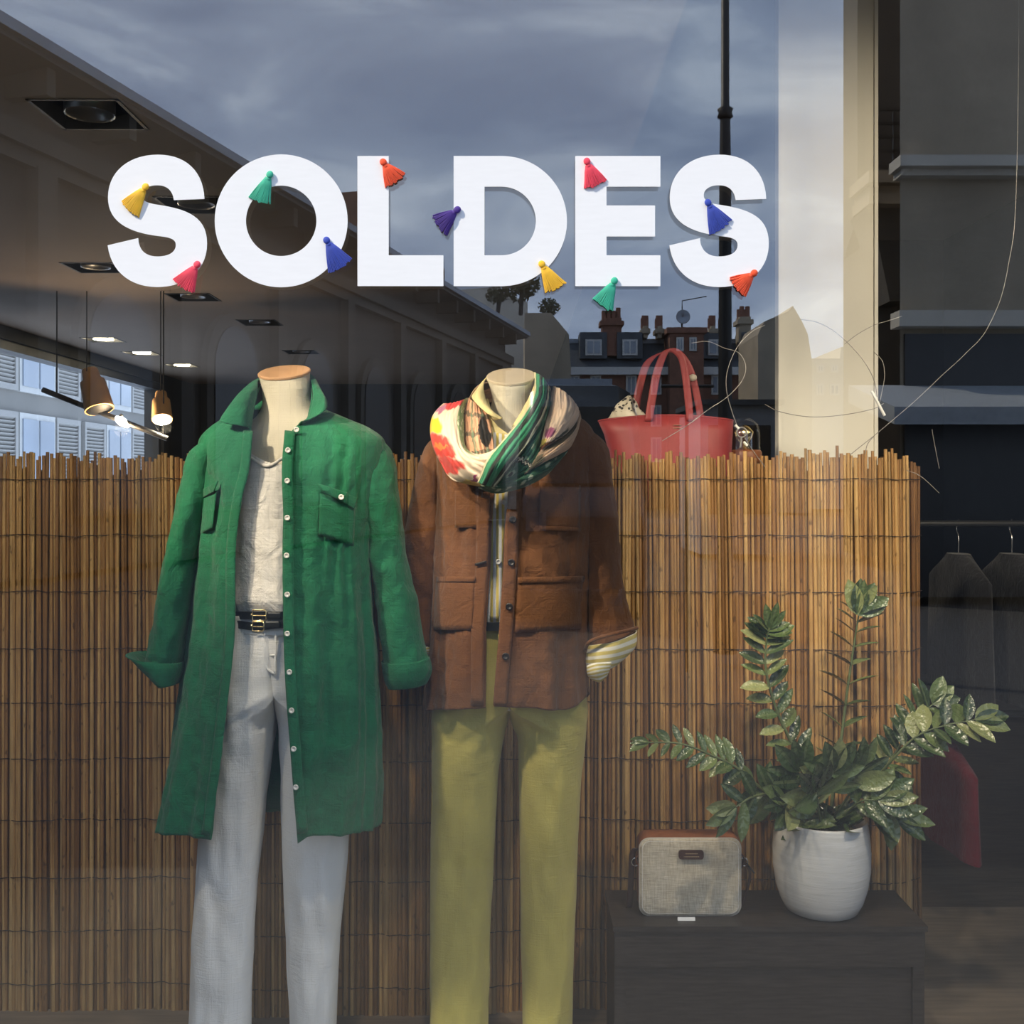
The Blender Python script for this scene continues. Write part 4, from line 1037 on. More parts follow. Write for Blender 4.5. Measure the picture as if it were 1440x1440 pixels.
# ------------------------------------------------------------------ scarf
def sc(x, y, d): return P(600 + x / 5.538, 510 + y / 5.538, d)
def scarf_mat(kind):
    g = NG('scarf_' + kind)
    uvn = g.coord('UV'); sp = g.n('ShaderNodeSeparateXYZ')
    wob = g.n('ShaderNodeTexNoise', {'Scale': 9.0}); g.set(wob.inputs['Vector'], uvn)
    off = g.n('ShaderNodeVectorMath', operation='MULTIPLY_ADD'); g.set(off.inputs[0], wob.outputs[1]); off.inputs[1].default_value = (.16, .16, 0); g.set(off.inputs[2], uvn)
    g.set(sp.inputs[0], off.outputs[0]); u, v = sp.outputs[0], sp.outputs[1]
    def blob(cu, cv, ru, rv, soft=.25):
        a = g.math('DIVIDE', g.math('SUBTRACT', u, cu + .08), ru); b = g.math('DIVIDE', g.math('SUBTRACT', v, cv + .08), rv)
        dd_ = g.math('SQRT', g.math('ADD', g.math('MULTIPLY', a, a), g.math('MULTIPLY', b, b)))
        return g.math('DIVIDE', g.math('SUBTRACT', 1.0, dd_), soft, True)
    cream = (.76, .64, .47)
    if kind == 'floral':
        col = g.mix(g.noise(uvn, 5), (.78, .68, .52), (.70, .52, .42))
        col = g.mix(blob(.02, .5, .07, .5), col, (.62, .05, .05))
        col = g.mix(blob(.08, .12, .06, .14), col, (.48, .18, .30))
        col = g.mix(blob(.28, .10, .10, .24), col, (.82, .62, .03))
        col = g.mix(blob(.50, .16, .15, .34), col, (.78, .05, .035))
        col = g.mix(blob(.49, .18, .03, .20), col, (.80, .22, .04))
        col = g.mix(blob(.70, .15, .10, .30), col, (.70, .06, .05))
        col = g.mix(blob(.97, .10, .10, .25), col, (.66, .42, .10))
        col = g.mix(blob(.93, .30, .035, .10), col, (.30, .04, .14))
        vor = g.n('ShaderNodeTexVoronoi', {'Scale': 16.0}); g.set(vor.inputs['Vector'], uvn)
        dots = g.math('MULTIPLY', g.math('LESS_THAN', vor.outputs['Distance'], .3), blob(.3, .86, .4, .16))
        band = blob(.3, .86, .42, .17)
        col = g.mix(band, col, (.20, .30, .13)); col = g.mix(dots, col, (.66, .66, .48))
    elif kind == 'plaid':
        col = g.mix(g.noise(uvn, 5), (.66, .30, .17), (.74, .46, .30))
        fu = g.math('FRACT', g.math('MULTIPLY', u, 3.2)); fv = g.math('FRACT', g.math('MULTIPLY', v, 2.4))
        col = g.mix(g.math('MULTIPLY', g.math('LESS_THAN', fu, .22), .75), col, (.05, .08, .06))
        col = g.mix(g.math('MULTIPLY', g.math('LESS_THAN', fv, .22), .75), col, (.10, .19, .12))
        col = g.mix(blob(.55, .78, .28, .17, .1), col, (.012, .010, .010))
    elif kind == 'stripes':
        gr = (.022, .21, .10); dk_ = (.012, .02, .016); lt = (.05, .32, .17)
        col = g.ramp(g.math('SUBTRACT', v, .08), [(0, (.62, .58, .38)), (.10, (.62, .58, .38)), (.14, gr), (.34, lt), (.38, dk_), (.55, dk_), (.59, lt), (.78, gr), (.82, dk_), (.9, dk_), (.94, (.55, .58, .42)), (1, dk_)])
    elif kind == 'circles':
        vor = g.n('ShaderNodeTexVoronoi', {'Scale': 3.0, 'Randomness': .3}); m_ = g.n('ShaderNodeMapping'); m_.inputs['Scale'].default_value = (2.0, .62, 1); g.set(m_.inputs[0], uvn); g.set(vor.inputs['Vector'], m_.outputs[0])
        col = g.ramp(vor.outputs['Distance'], [(0, (.01, .02, .015)), (.13, (.01, .02, .015)), (.16, (.30, .42, .28)), (.26, (.30, .42, .28)), (.32, (.03, .15, .085)), (.6, (.02, .10, .06))])
        col = g.mix(g.math('LESS_THAN', g.math('ABSOLUTE', g.math('SUBTRACT', u, .78)), .03), col, (.012, .012, .012))
        col = g.mix(g.math('LESS_THAN', g.math('ABSOLUTE', g.math('SUBTRACT', u, .775)), .012), col, (.7, .62, .48))
    elif kind == 'leaves':
        vor = g.n('ShaderNodeTexVoronoi', {'Scale': 5.0, 'Randomness': .6}); m_ = g.n('ShaderNodeMapping'); m_.inputs['Scale'].default_value = (2.3, .45, 1); g.set(m_.inputs[0], uvn); g.set(vor.inputs['Vector'], m_.outputs[0])
        col = g.ramp(vor.outputs['Distance'], [(0, (.46, .52, .38)), (.30, (.40, .47, .33)), (.38, (.03, .12, .07)), (.7, (.02, .09, .05))])
    elif kind == 'pink':
        col = g.mix(g.noise(uvn, 4), (.70, .50, .40), (.80, .66, .50))
        col = g.mix(blob(.80, .30, .12, .22), col, (.34, .10, .20)); col = g.mix(blob(.98, .10, .08, .25), col, (.55, .45, .10))
        col = g.mix(blob(.85, .85, .25, .12), col, (.06, .06, .04))
    else:
        col = g.mix(g.noise(uvn, 6), (.55, .36, .24), (.68, .50, .36))
        col = g.mix(blob(.45, .2, .35, .18), col, (.10, .085, .05)); col = g.mix(blob(.9, .5, .14, .5), col, (.16, .14, .09))
    g.set(g.b.inputs['Base Color'], col); g.b.inputs['Roughness'].default_value = .7; g.b.inputs['Sheen Weight'].default_value = .1
    g.bump(g.noise(g.coord('Object'), 60, 4), .25, .002)
    return g.m
sf = thing('scarf', 'draped scarf with green stripes, red flowers and coral checks round the neck', 'scarf', (P(712, 0, D2).x, D2 - .02, P(0, 692, D2).z))
ds = D2 - 2.30
def SC(c): return [sc(x, y, z + ds) for x, y, z in c]
FOLDS = [
 ('tan', [[(330, 280, 2.31), (420, 170, 2.38), (640, 120, 2.42), (850, 105, 2.36), (950, 180, 2.28)], [(300, 330, 2.30), (420, 250, 2.40), (640, 200, 2.45), (870, 190, 2.39), (980, 260, 2.29)], [(280, 420, 2.34), (420, 330, 2.41), (640, 280, 2.43), (850, 280, 2.39), (970, 330, 2.32)]]),
 ('plaid', [[(330, 280, 2.26), (300, 380, 2.23), (300, 520, 2.20), (310, 660, 2.16), (350, 740, 2.13)], [(370, 305, 2.22), (375, 400, 2.19), (375, 520, 2.16), (395, 640, 2.13), (420, 740, 2.11)], [(430, 330, 2.23), (480, 420, 2.21), (505, 530, 2.19), (520, 640, 2.16), (520, 710, 2.13)]]),
 ('floral', [[(130, 320, 2.30), (50, 410, 2.26), (28, 520, 2.22), (50, 650, 2.19), (110, 780, 2.17), (200, 910, 2.15), (420, 968, 2.12)],
             [(200, 315, 2.23), (140, 420, 2.18), (130, 540, 2.14), (165, 660, 2.11), (230, 770, 2.09), (320, 860, 2.075), (440, 930, 2.07)],
             [(270, 295, 2.22), (230, 400, 2.17), (235, 530, 2.13), (260, 650, 2.10), (330, 730, 2.075), (430, 770, 2.06), (520, 780, 2.06)],
             [(320, 275, 2.27), (290, 380, 2.22), (290, 520, 2.19), (300, 650, 2.16), (380, 715, 2.12), (490, 695, 2.09), (620, 600, 2.09)]]),
 ('leaves', [[(1110, 640, 2.22), (1000, 730, 2.15), (860, 800, 2.09), (700, 870, 2.07), (520, 940, 2.07), (400, 940, 2.09)], [(1095, 690, 2.20), (985, 800, 2.13), (855, 880, 2.08), (720, 935, 2.065), (580, 980, 2.075), (430, 965, 2.09)], [(1080, 720, 2.23), (950, 860, 2.18), (800, 950, 2.14), (650, 1000, 2.13), (520, 1015, 2.13), (400, 975, 2.13)]]),
 ('tan', [[(1190, 370, 2.30), (1140, 480, 2.23), (1040, 580, 2.16), (900, 670, 2.11), (830, 780, 2.08)], [(1200, 430, 2.27), (1165, 540, 2.19), (1065, 640, 2.12), (930, 730, 2.08), (800, 830, 2.065)], [(1190, 500, 2.29), (1130, 640, 2.21), (1030, 715, 2.15), (930, 765, 2.10), (760, 870, 2.07)]]),
 ('pink', [[(985, 185, 2.30), (955, 350, 2.22), (925, 480, 2.16), (885, 655, 2.10)], [(1040, 205, 2.25), (1035, 370, 2.17), (990, 500, 2.12), (930, 625, 2.09)], [(1120, 270, 2.26), (1130, 380, 2.19), (1065, 510, 2.14), (965, 615, 2.10)], [(1180, 350, 2.32), (1185, 420, 2.26), (1110, 530, 2.19), (1000, 610, 2.13)]]),
 ('circles', [[(960, 200, 2.296), (938, 320, 2.216), (865, 480, 2.136), (735, 680, 2.076), (630, 825, 2.056), (500, 970, 2.076)], [(970, 330, 2.236), (925, 430, 2.166), (860, 560, 2.106), (780, 690, 2.071), (690, 820, 2.056), (560, 960, 2.076)], [(960, 420, 2.256), (915, 530, 2.196), (885, 660, 2.136), (850, 760, 2.101), (760, 860, 2.076), (640, 945, 2.096)]]),
 ('stripes', [[(840, 75, 2.30), (835, 250, 2.24), (745, 420, 2.14), (600, 600, 2.08), (470, 760, 2.04), (395, 930, 2.06)], [(895, 105, 2.25), (885, 260, 2.18), (790, 430, 2.09), (660, 610, 2.035), (545, 775, 2.01), (450, 955, 2.045)], [(952, 180, 2.26), (945, 300, 2.20), (880, 475, 2.11), (770, 655, 2.05), (655, 805, 2.03), (530, 968, 2.06)]]),
]
smats = {k: scarf_mat(k) for k in ('floral', 'plaid', 'stripes', 'circles', 'leaves', 'pink', 'tan')}
for i, (k, cv) in enumerate(FOLDS):
    loft('scarf_fold', [SC(c) for c in cv], smats[k], sf, nu=70, nv=36, solid=.002, fold=.009 if k != 'stripes' else .005, fscale=22, seed=i * 3.1)

# ================================================================== TABLE, BAG, PLANT
TZ = .315
tb = thing('display_bench', 'dark wooden display bench under the canvas bag and white pot', 'bench', (.56, 2.39, 0))
MB().box(.218, .897, 2.30, 2.505, TZ - .012, TZ).build('top', m_darkwood, tb, smooth=False)
MB().box(.222, .893, 2.306, 2.322, TZ - .09, TZ - .012).build('front_rail', m_darkwood, tb, smooth=False)
for x0 in (.222, .868): MB().box(x0, x0 + .025, 2.31, 2.50, 0, TZ - .012).build('side_panel', m_darkwood, tb, smooth=False)
MB().box(.247, .868, 2.31, 2.50, .05, .065).build('shelf', m_darkwood, tb, smooth=False)
MB().box(.247, .868, 2.318, 2.328, .065, TZ - .09).build('front_panel', m_darkwood, tb, smooth=False)

def rrect(w, h, r, n=8):
    out = []
    for cx_, cz_, a0 in ((w / 2 - r, h / 2 - r, 0), (-w / 2 + r, h / 2 - r, 90), (-w / 2 + r, -h / 2 + r, 180), (w / 2 - r, -h / 2 + r, 270)):
        for k in range(n + 1):
            a = radians(a0 + 90 * k / n); out.append((cx_ + r * cos(a), cz_ + r * sin(a)))
    return out
def bag():
    D = 2.355; c = P(970.5, 1232, D); w = 143 / FPX * D; h = 109 / FPX * D
    c.z = TZ + h / 2 + .001
    def canvas():
        g = NG('bag_canvas'); v = g.coord('Object')
        n = g.noise(v, 25, 5); col = g.ramp(n, [(.3, (.46, .40, .30)), (.7, (.62, .55, .43))])
        a = g.noise(g.coord('Object', (1, 1, .12)), 330, 1); b = g.noise(g.coord('Object', (.12, 1, 1)), 330, 1)
        th = g.math('ADD', a, b); col = g.mix(.6, col, g.mix(1, col, th, 'MULTIPLY'))
        g.set(g.b.inputs['Base Color'], col); g.b.inputs['Roughness'].default_value = .85; g.bump(th, .6, .0015); return g.m
    mc = canvas()
    r = thing('crossbody_bag', 'beige canvas crossbody bag with tan leather trim on the bench', 'bag', (c.x, D + .03, TZ))
    rows = []
    for y, k in ((0, .2), (0, .6), (-.004, .93), (-.002, .985), (.003, 1.0)):
        rows.append([(c.x + x * k, D + y, c.z + z * k) for x, z in rrect(w, h, .022)])
    mb = MB(); mb.cap(rows[0][::-1]); mb.grid(rows[::-1], True); mb.build('front_panel', mc, r)
    rows = [[(c.x + x, D + y, c.z + z + (.006 if z > h * .3 else 0) * sin(pi * f)) for x, z in rrect(w * k, h * k, .022)] for f, y, k in ((0, .003, .99), (.3, .018, 1.0), (.7, .045, 1.0), (1, .062, .985))]
    mb = MB().grid(rows, True); mb.cap(rows[-1][::-1]); mb.build('gusset', m_tanleather, r)
    ed = [(c.x + x, D + .001, c.z + z) for x, z in rrect(w * .995, h * .995, .022)]
    MB().tube(ed + [ed[0]], .0018, 8).build('piping', M('pale_piping', (.55, .50, .43), .6), r)
    st = [(c.x + x, D - .0035, c.z + z) for x, z in rrect(w * .945, h * .93, .018)]
    MB().tube(st + [st[0]], .0006, 6).build('stitching', m_white_linen, r)
    # leather name patch, two rows of tiny stamped strokes too small to read
    pc = P(972, 1202, D - .006); pl = [(pc.x + x, pc.z + z) for x, z in rrect(.055, .0195, .006)]
    pt = MB().prism(pl, D - .0075, D - .002, 'y').build('leather_patch', m_darkleather, r, smooth=False)
    ln = MB()
    for zz, ww in ((.0028, .026), (-.0038, .033)):
        x = -ww / 2; i = 0
        while x < ww / 2:
            sw = .0012 + .0008 * ((i * 7) % 3) / 2
            ln.box(pc.x + x, pc.x + x + sw, D - .0082, D - .0074, pc.z + zz - .0008, pc.z + zz + .0008); x += sw + .0007; i += 1
    ln.build('stamped_lettering', M('gold_foil', (.55, .42, .25), .4, metal=.5), pt, smooth=False)
    zp = P(926, 1174, D + .03); MB().tube([P(905, 1180, D + .03) + Vector((0, 0, .008)), P(1030, 1177, D + .03) + Vector((0, 0, .006))], .0022, 8).build('zip', m_gold, r)
    MB().lathe([(.001, 0), (.004, .002), (.004, .006), (.001, .008)], zp, 12).build('zip_pull', m_gold, r)
    for sx_, px in ((-1, 894), (1, 1046)):
        q = P(px, 1212, D + .03)
        MB().tube([q + Vector((.009 * cos(a), .0, .009 * sin(a))) for a in [2 * pi * k / 16 for k in range(17)]], .0016, 8).build('ring', m_steel, r)
        tab = [q + Vector((-sx_ * .012, 0, -.02)), q + Vector((0, -.002, .006)), q + Vector((-sx_ * .004, -.002, .016)), q + Vector((-sx_ * .012, 0, .02))]
        loft('strap_tab', [[p + Vector((0, -.008, 0)) for p in tab], [p + Vector((0, .008, 0)) for p in tab]], m_tanleather if sx_ < 0 else m_darkleather, r, nu=14, nv=4, solid=.0025)
    for k, (cv, wd, mt) in enumerate((([(894, 1192), (889, 1200), (888, 1216), (887, 1240), (885, 1270), (884, 1286)], .013, m_darkleather), ([(1047, 1212), (1054, 1225), (1052, 1245), (1046, 1262), (1043, 1288)], .006, m_darkleather))):
        pts = [P(x, y, D + .03 + .012 * i / 4) for i, (x, y) in enumerate(cv)]
        pts[-1].z = max(pts[-1].z, TZ + .003)
        loft('strap', [[p + Vector((-wd / 2, -.003, 0)) for p in pts], [p + Vector((wd / 2, -.003, 0)) for p in pts]], mt, r, nu=24, nv=4, solid=.0025)
    MB().tube(catmull([P(1050, 1214, D + .02), P(1056, 1222, D + .01), P(1061, 1228, D + .01)], 8), .0018, 6).build('cord_end', m_blackleather, r)
bag()
q = P(965, 1293, 2.335)
t = thing('price_card', 'tiny white folded price card lying in front of the canvas bag', 'card', (q.x, 2.335, TZ))
MB().prism([(2.330, TZ), (2.334, TZ + .0065), (2.338, TZ)], q.x - .019, q.x + .019, 'x').build('card', M('white_card', (.85, .84, .82), .7, .02), t, smooth=False)

# pot with plant
PD = 2.395
pc = P(1155, 0, PD); pc.z = TZ
pot = thing('potted_plant', 'leafy glossy-leaved plant in a rounded white ceramic pot', 'plant', pc)
def glaze():
    g = NG('white_glaze'); v = g.coord('Object', (1, 1, 6))
    g.set(g.b.inputs['Base Color'], g.ramp(g.noise(v, 12, 4), [(.3, (.60, .60, .59)), (.7, (.70, .70, .69))]))
    g.b.inputs['Roughness'].default_value = .22; g.bump(g.noise(g.coord('Object', (1, 1, 14)), 18, 3), .18, .004); return g.m
s_ = PD / FPX
prof = [(0.001, 0), (44 * s_, 0), (50 * s_, 3 * s_), (57 * s_, 16 * s_), (63 * s_, 36 * s_), (66.5 * s_, 60 * s_), (67 * s_, 85 * s_), (65 * s_, 108 * s_), (62.5 * s_, 126 * s_), (62 * s_, 128.5 * s_), (59.5 * s_, 128.5 * s_), (59 * s_, 122 * s_), (58 * s_, 110 * s_)]
MB().lathe(prof, pc, 64).build('pot', glaze(), pot)
MB().lathe([(.001, .17), (.03, .174), (.07, .172), (60 * s_, .17)], pc, 32).build('soil', M('potting_soil', (.02, .014, .010), .9, .4, 60, bump=1, bscale=200, bdist=.006), pot)
def leaf_mat():
    g = NG('glossy_leaf'); r = g.n('ShaderNodeObjectInfo').outputs['Random']
    base = g.ramp(r, [(0, (.022, .044, .018)), (.45, (.055, .095, .030)), (.8, (.12, .165, .055)), (1, (.27, .29, .12))])
    sp = g.n('ShaderNodeSeparateXYZ'); g.set(sp.inputs[0], g.coord('Object'))
    rib = g.math('LESS_THAN', g.math('ABSOLUTE', sp.outputs[0]), .035)
    col = g.mix(g.math('MULTIPLY', rib, .4), base, (.16, .20, .09))
    g.set(g.b.inputs['Base Color'], col); g.b.inputs['Roughness'].default_value = .24; g.b.inputs['Specular IOR Level'].default_value = .6
    g.bump(g.noise(g.coord('Object'), 6, 2), .2, .05)
    return g.m
m_leaf = leaf_mat(); m_stem = M('green_stem', (.10, .13, .05), .5, .2, 30)
def leaf_mesh(k):
    """unit leaf along +Y, 1 long"""
    rs = random.Random(k); rows = []; wmax = (.19, .23, .16)[k]; curl = (.10, .16, .05)[k]
    for i in range(7):
        f = i / 6; w = wmax * (sin(pi * min(1, f * .93 + .05)) ** .75) * (1 if f < .97 else .06)
        if i == 0: w = .03
        if i == 6: w = .008
        z = -curl * f * f
        rows.append([(-w, f, z + .28 * w), (-w * .5, f, z + .06 * w), (0, f, z - .06 * w), (w * .5, f, z + .06 * w), (w, f, z + .28 * w)])
    mb = MB().grid(rows); me = bpy.data.meshes.new('leaf'); me.from_pydata(mb.v, [], mb.f); me.materials.append(m_leaf)
    for p in me.polygons: p.use_smooth = True
    return me
leaf_ms = [leaf_mesh(k) for k in range(3)]
base = pc + Vector((0, 0, .17))
def add_leaf(p, direction, size, face_dir, k=None):
    y = Vector(direction).normalized(); z = Vector(face_dir); z = (z - y * z.dot(y)).normalized(); x = y.cross(z)
    size *= 1.22
    m = Matrix((x * size * 1.12, y * size, z * size)).transposed().to_4x4()
    place('leaf', leaf_ms[random.randrange(3) if k is None else k], pot, p, m)
def frond(px_pts, deps, n, l0, l1, start=.25, face=(0, -1, .4), edge=.5, rad=.0045, tip=True, spread=.85):
    pts = [base + Vector((random.uniform(-.02, .02), random.uniform(-.015, .015), -.004))] + [P(x, y, d) for (x, y), d in zip(px_pts, deps)]
    c = catmull(pts, 40); MB().tube(c, [rad * (1.15 - .8 * i / 39) for i in range(40)], 7).build('stem', m_stem, pot)
    for i in range(n):
        f = start + (1 - start) * i / (n - .2); a = f * 39; k = min(int(a), 38); p = c[k].lerp(c[k + 1], a - k)
        t_ = (c[min(k + 2, 39)] - c[max(k - 1, 0)]).normalized()
        fd = Vector(face) + Vector((random.uniform(-.3, .3), random.uniform(-.3, .3), random.uniform(-.3, .3)))
        sd = t_.cross(fd).normalized()
        up = sd.cross(t_).normalized()
        for s in (-1, 1):
            g_ = f
            size = (l0 + (l1 - l0) * g_) * random.uniform(.85, 1.12)
            dr = sd * s * spread + t_ * random.uniform(.35, .65) - up * random.uniform(-.25, .25)
            nrm = up * (1 - edge) + t_ * edge * random.uniform(.5, 1.2) + Vector((0, 0, .2))
            add_leaf(p, dr, size, nrm)
    if tip:
        for s in (-.5, 0, .5): add_leaf(c[-1], (c[-1] - c[-4]).normalized() + sd * s, l1 * random.uniform(.9, 1.1), up)
frond([(1172, 1110), (1181, 1055), (1192, 967), (1203, 893), (1209, 856)], [2.40, 2.41, 2.42, 2.42, 2.41], 10, .058, .052, .34, edge=1.0)
for dx, dy in ((-.25, 1), (.12, 1.1), (.5, .9), (.85, .45)): add_leaf(P(1206, 864, 2.405), (dx, -.1, dy), .066, (0, -1, .1), 1)
frond([(1140, 1100), (1121, 1061), (1092, 999), (1077, 942), (1078, 900), (1082, 884)], [2.39, 2.38, 2.37, 2.36, 2.355, 2.35], 13, .055, .048, .33, edge=.55)
frond([(1110, 1135), (1080, 1117), (1036, 1080), (1005, 1064), (958, 1046), (912, 1044)], [2.37, 2.35, 2.33, 2.32, 2.31, 2.31], 12, .058, .036, .30, face=(0, -.7, .7), edge=.25, spread=.75)
frond([(1125, 1135), (1096, 1117), (1060, 1120), (1035, 1135)], [2.35, 2.31, 2.28, 2.26], 4, .066, .060, .45, face=(0, -1, .1), edge=.1)
frond([(1200, 1120), (1233, 1090), (1258, 1061), (1285, 1015), (1312, 990)], [2.39, 2.38, 2.37, 2.36, 2.36], 10, .052, .056, .38, face=(0, -.8, .5), edge=.5)
frond([(1215, 1115), (1255, 1068), (1290, 1035), (1330, 1020), (1372, 1012)], [2.37, 2.34, 2.32, 2.30, 2.29], 7, .058, .055, .5, face=(0, -.7, .7), edge=.3, rad=.0036)
for pts, dp in (([(1130, 1110), (1125, 1085)], (2.33, 2.31)), ([(1165, 1110), (1172, 1085)], (2.32, 2.30)), ([(1195, 1115), (1205, 1085)], (2.34, 2.32)), ([(1205, 1130), (1235, 1125)], (2.33, 2.31)), ([(1120, 1140), (1105, 1128)], (2.32, 2.29)), ([(1150, 1130), (1150, 1112)], (2.31, 2.28)), ([(1225, 1140), (1258, 1145)], (2.36, 2.35))):
    frond(pts, dp, 3, .066, .068, .5, face=(0, -.9, .6), edge=.15, rad=.003, spread=.95)
for k in range(26):
    a = random.uniform(0, 2 * pi); p = base + Vector((random.uniform(-.06, .07), random.uniform(-.05, .03), random.uniform(.005, .05)))
    add_leaf(p, (cos(a), -.5, random.uniform(.0, .6)), random.uniform(.05, .075), (0, -.6, .8))

# ================================================================== THINGS BEHIND THE SCREEN
sh_ = thing('rear_console', 'dark console behind the reed screen carrying the red tote', 'console', (.55, 3.0, STREET))
MB().box(.12, .60, 2.72, 3.02, 1.145, 1.17).build('top', m_darkwood, sh_, smooth=False)
for x0 in (.13, .56):
    for y0 in (2.73, 2.98): MB().box(x0, x0 + .03, y0, y0 + .03, STREET, 1.145).build('leg', m_darkwood, sh_, smooth=False)
TD_ = 2.86
m_red = M('red_leather', (.30, .036, .038), .5, .08, 30, bump=.2, bscale=400)
tote = thing('tote_bag', 'large coral red leather tote bag with upright handles above the reed screen', 'bag', (P(937, 0, TD_).x, TD_, 1.17))
def tote_ring(xl, xr, py, b, arch=0, n=64):
    row = []
    for k in range(n):
        th = 2 * pi * k / n; px = (xl + xr) / 2 + (xr - xl) / 2 * spow(cos(th), .75)
        p = P(px, py - arch * sin(pi * min(1, max(0, (px - xl) / (xr - xl)))), TD_); p.y = TD_ + b * spow(sin(th), .85); row.append(p)
    return row
rows = [tote_ring(842, 1030, 592, .062, 6), tote_ring(850, 1029, 610, .068, 4), tote_ring(858, 1027, 640, .078), tote_ring(868, 1020, 690, .085), tote_ring(876, 1012, 738, .085)]
mb = MB().grid(rows, True); mb.cap(rows[-1][::-1]); mb.build('body', m_red, tote, solid=.003)
rim = tote_ring(842, 1030, 592, .062, 6); MB().tube(rim + [rim[0]], .0028, 8).build('rim', m_red, tote)
for yo, cv in ((-.066, [(912, 592), (917, 560), (925, 520), (938, 494), (955, 500), (962, 520), (967, 560), (970, 592)]), (.06, [(893, 588), (897, 555), (908, 515), (925, 500), (950, 496), (968, 515), (978, 550), (985, 588)])):
    pts = [P(x, y, TD_ + yo) for x, y in cv]
    w = .021
    loft('handle', [[p + Vector((-w / 2 * (1 if i < 4 else .8), 0, 0)) for i, p in enumerate(pts)], [p + Vector((w / 2, -.002, (.006 if 2 < i < 5 else 0))) for i, p in enumerate(pts)]], m_red, tote, nu=50, nv=4, solid=.004)
ln = MB()
for zz, ww, y in ((598, .02, 0), (602, .022, 0)):
    c = P(952, zz, TD_ - .066); x = -ww / 2; i = 0
    while x < ww / 2:
        sw = .0012 + .0007 * ((i * 5) % 3) / 2; ln.box(c.x + x, c.x + x + sw, TD_ - .0725, TD_ - .066, c.z - .0007, c.z + .0007); x += sw + .0008; i += 1
ln.build('stamped_lettering', M('gold_stamp', (.60, .36, .22), .4, metal=.4), tote, smooth=False)
c = P(974, 531, TD_ + .05)
MB().lathe([(.001, -.01), (.01, -.006), (.012, 0), (.01, .006), (.001, .01)], c, 16).build('charm', m_mann, tote)
# patterned scarf tucked in the tote
def dots():
    g = NG('spotted_silk'); vor = g.n('ShaderNodeTexVoronoi', {'Scale': 95.0}); g.set(vor.inputs['Vector'], g.coord('Object'))
    sp = g.n('ShaderNodeSeparateXYZ'); g.set(sp.inputs[0], g.coord('Object'))
    hi = g.math('GREATER_THAN', sp.outputs[2], .016)
    k = g.math('MULTIPLY', g.math('LESS_THAN', vor.outputs['Distance'], .42), hi)
    g.set(g.b.inputs['Base Color'], g.mix(k, (.66, .60, .48), (.05, .045, .04))); g.b.inputs['Roughness'].default_value = .45; return g.m
c = P(884, 588, TD_)
ss = thing('silk_scarf', 'crumpled cream silk square with dark spots tucked into the red tote', 'scarf', c)
rows = []
for i in range(13):
    f = i / 12; row = []
    for k in range(40):
        th = 2 * pi * k / 40
        rr = (.044 * (1 - f) ** .6 + .002) * (1 + .16 * sin(5 * th + 4 * f) + .10 * sin(3 * th))
        row.append((c.x + rr * 1.05 * cos(th) - .008 * (1 - f) + .004 * sin(f * 9), TD_ + rr * .9 * sin(th), c.z - .01 + f * .068 + .004 * sin(3 * th + 6 * f)))
    rows.append(row)
mb = MB().grid(rows, True); mb.cap(rows[-1][::-1]); mb.build('cloth', dots(), ss)
# glass dome on a wooden base
gd = P(1046, 645, 2.90)
gd.z = 1.325
st = thing('dome_stand', 'low dark stand behind the screen beside the red tote', 'stand', (gd.x, 2.90, STREET))
MB().lathe([(.001, 1.325 - STREET), (.07, 1.325 - STREET), (.07, 1.31 - STREET), (.02, 1.305 - STREET), (.02, .03), (.05, .02), (.05, 0), (.001, 0)], (gd.x + .005, 2.90, STREET), 28).build('pedestal', m_darkwood, st)
t = thing('glass_dome', 'small glass dome over a brass ornament on a brown wooden base', 'ornament', (gd.x, 2.90, gd.z))
MB().lathe([(.001, 0), (.046, 0), (.048, .01), (.048, .03), (.044, .036), (.001, .036)], (gd.x, 2.90, gd.z), 32).build('wooden_base', m_tanleather, t)
MB().lathe([(.044, .036), (.044, .08), (.038, .105), (.022, .122), (.001, .127)], (gd.x, 2.90, gd.z), 32).build('dome', glass_mat('dome_glass', .12, (.95, .93, .86)), t)
MB().lathe([(.001, .036), (.018, .038), (.006, .05), (.022, .07), (.026, .085), (.014, .1), (.001, .106)], (gd.x, 2.90, gd.z), 24).build('ornament', m_gold, t)

# wire mobile
def wp(x, y, d=2.40): return P(1000 + x / 4.364, 400 + y / 4.364, d)
wm = thing('wire_mobile', 'looping steel wire mobile with ring and metal tubes by the column', 'mobile', wp(500, 500))
WIRES = [[(330, 250), (250, 290), (160, 385), (100, 530), (95, 650), (125, 770), (160, 870)], [(-120, 360), (-20, 350), (80, 390), (170, 420), (212, 500), (190, 590), (100, 690), (-20, 770), (-140, 860), (-300, 960)],
         [(550, 215), (650, 232), (760, 290), (870, 390), (950, 490), (1000, 590), (1020, 690)], [(1170, 195), (1080, 225), (1000, 250), (900, 305), (820, 365)],
         [(1000, 415), (1050, 470), (1065, 560), (1050, 650), (1035, 720)], [(1420, 555), (1300, 670), (1200, 760), (1010, 920), (860, 1040)], [(1355, 890), (1375, 1000), (1400, 1130)],
         [(330, 735), (420, 780), (600, 812), (800, 802), (990, 765), (1060, 730)], [(205, 940), (250, 1010), (330, 1120)], [(1200, 1140), (1290, 1180), (1400, 1280)], [(1000, 930), (960, 980), (945, 1040)]]
m_wire2 = M('pale_steel_wire', (.30, .28, .26), .4, .05, metal=.6)
for w_ in WIRES: MB().tube(catmull([wp(*p) for p in w_], 40), .0009, 6).build('wire', m_wire2, wm)
for a, b, rr in (((985, 655), (1065, 805), .0032), ((148, 862), (170, 885), .0028), ((200, 965), (222, 990), .0028)): MB().tube([wp(*a), wp(*b)], rr, 10).build('metal_tube', m_button, wm)
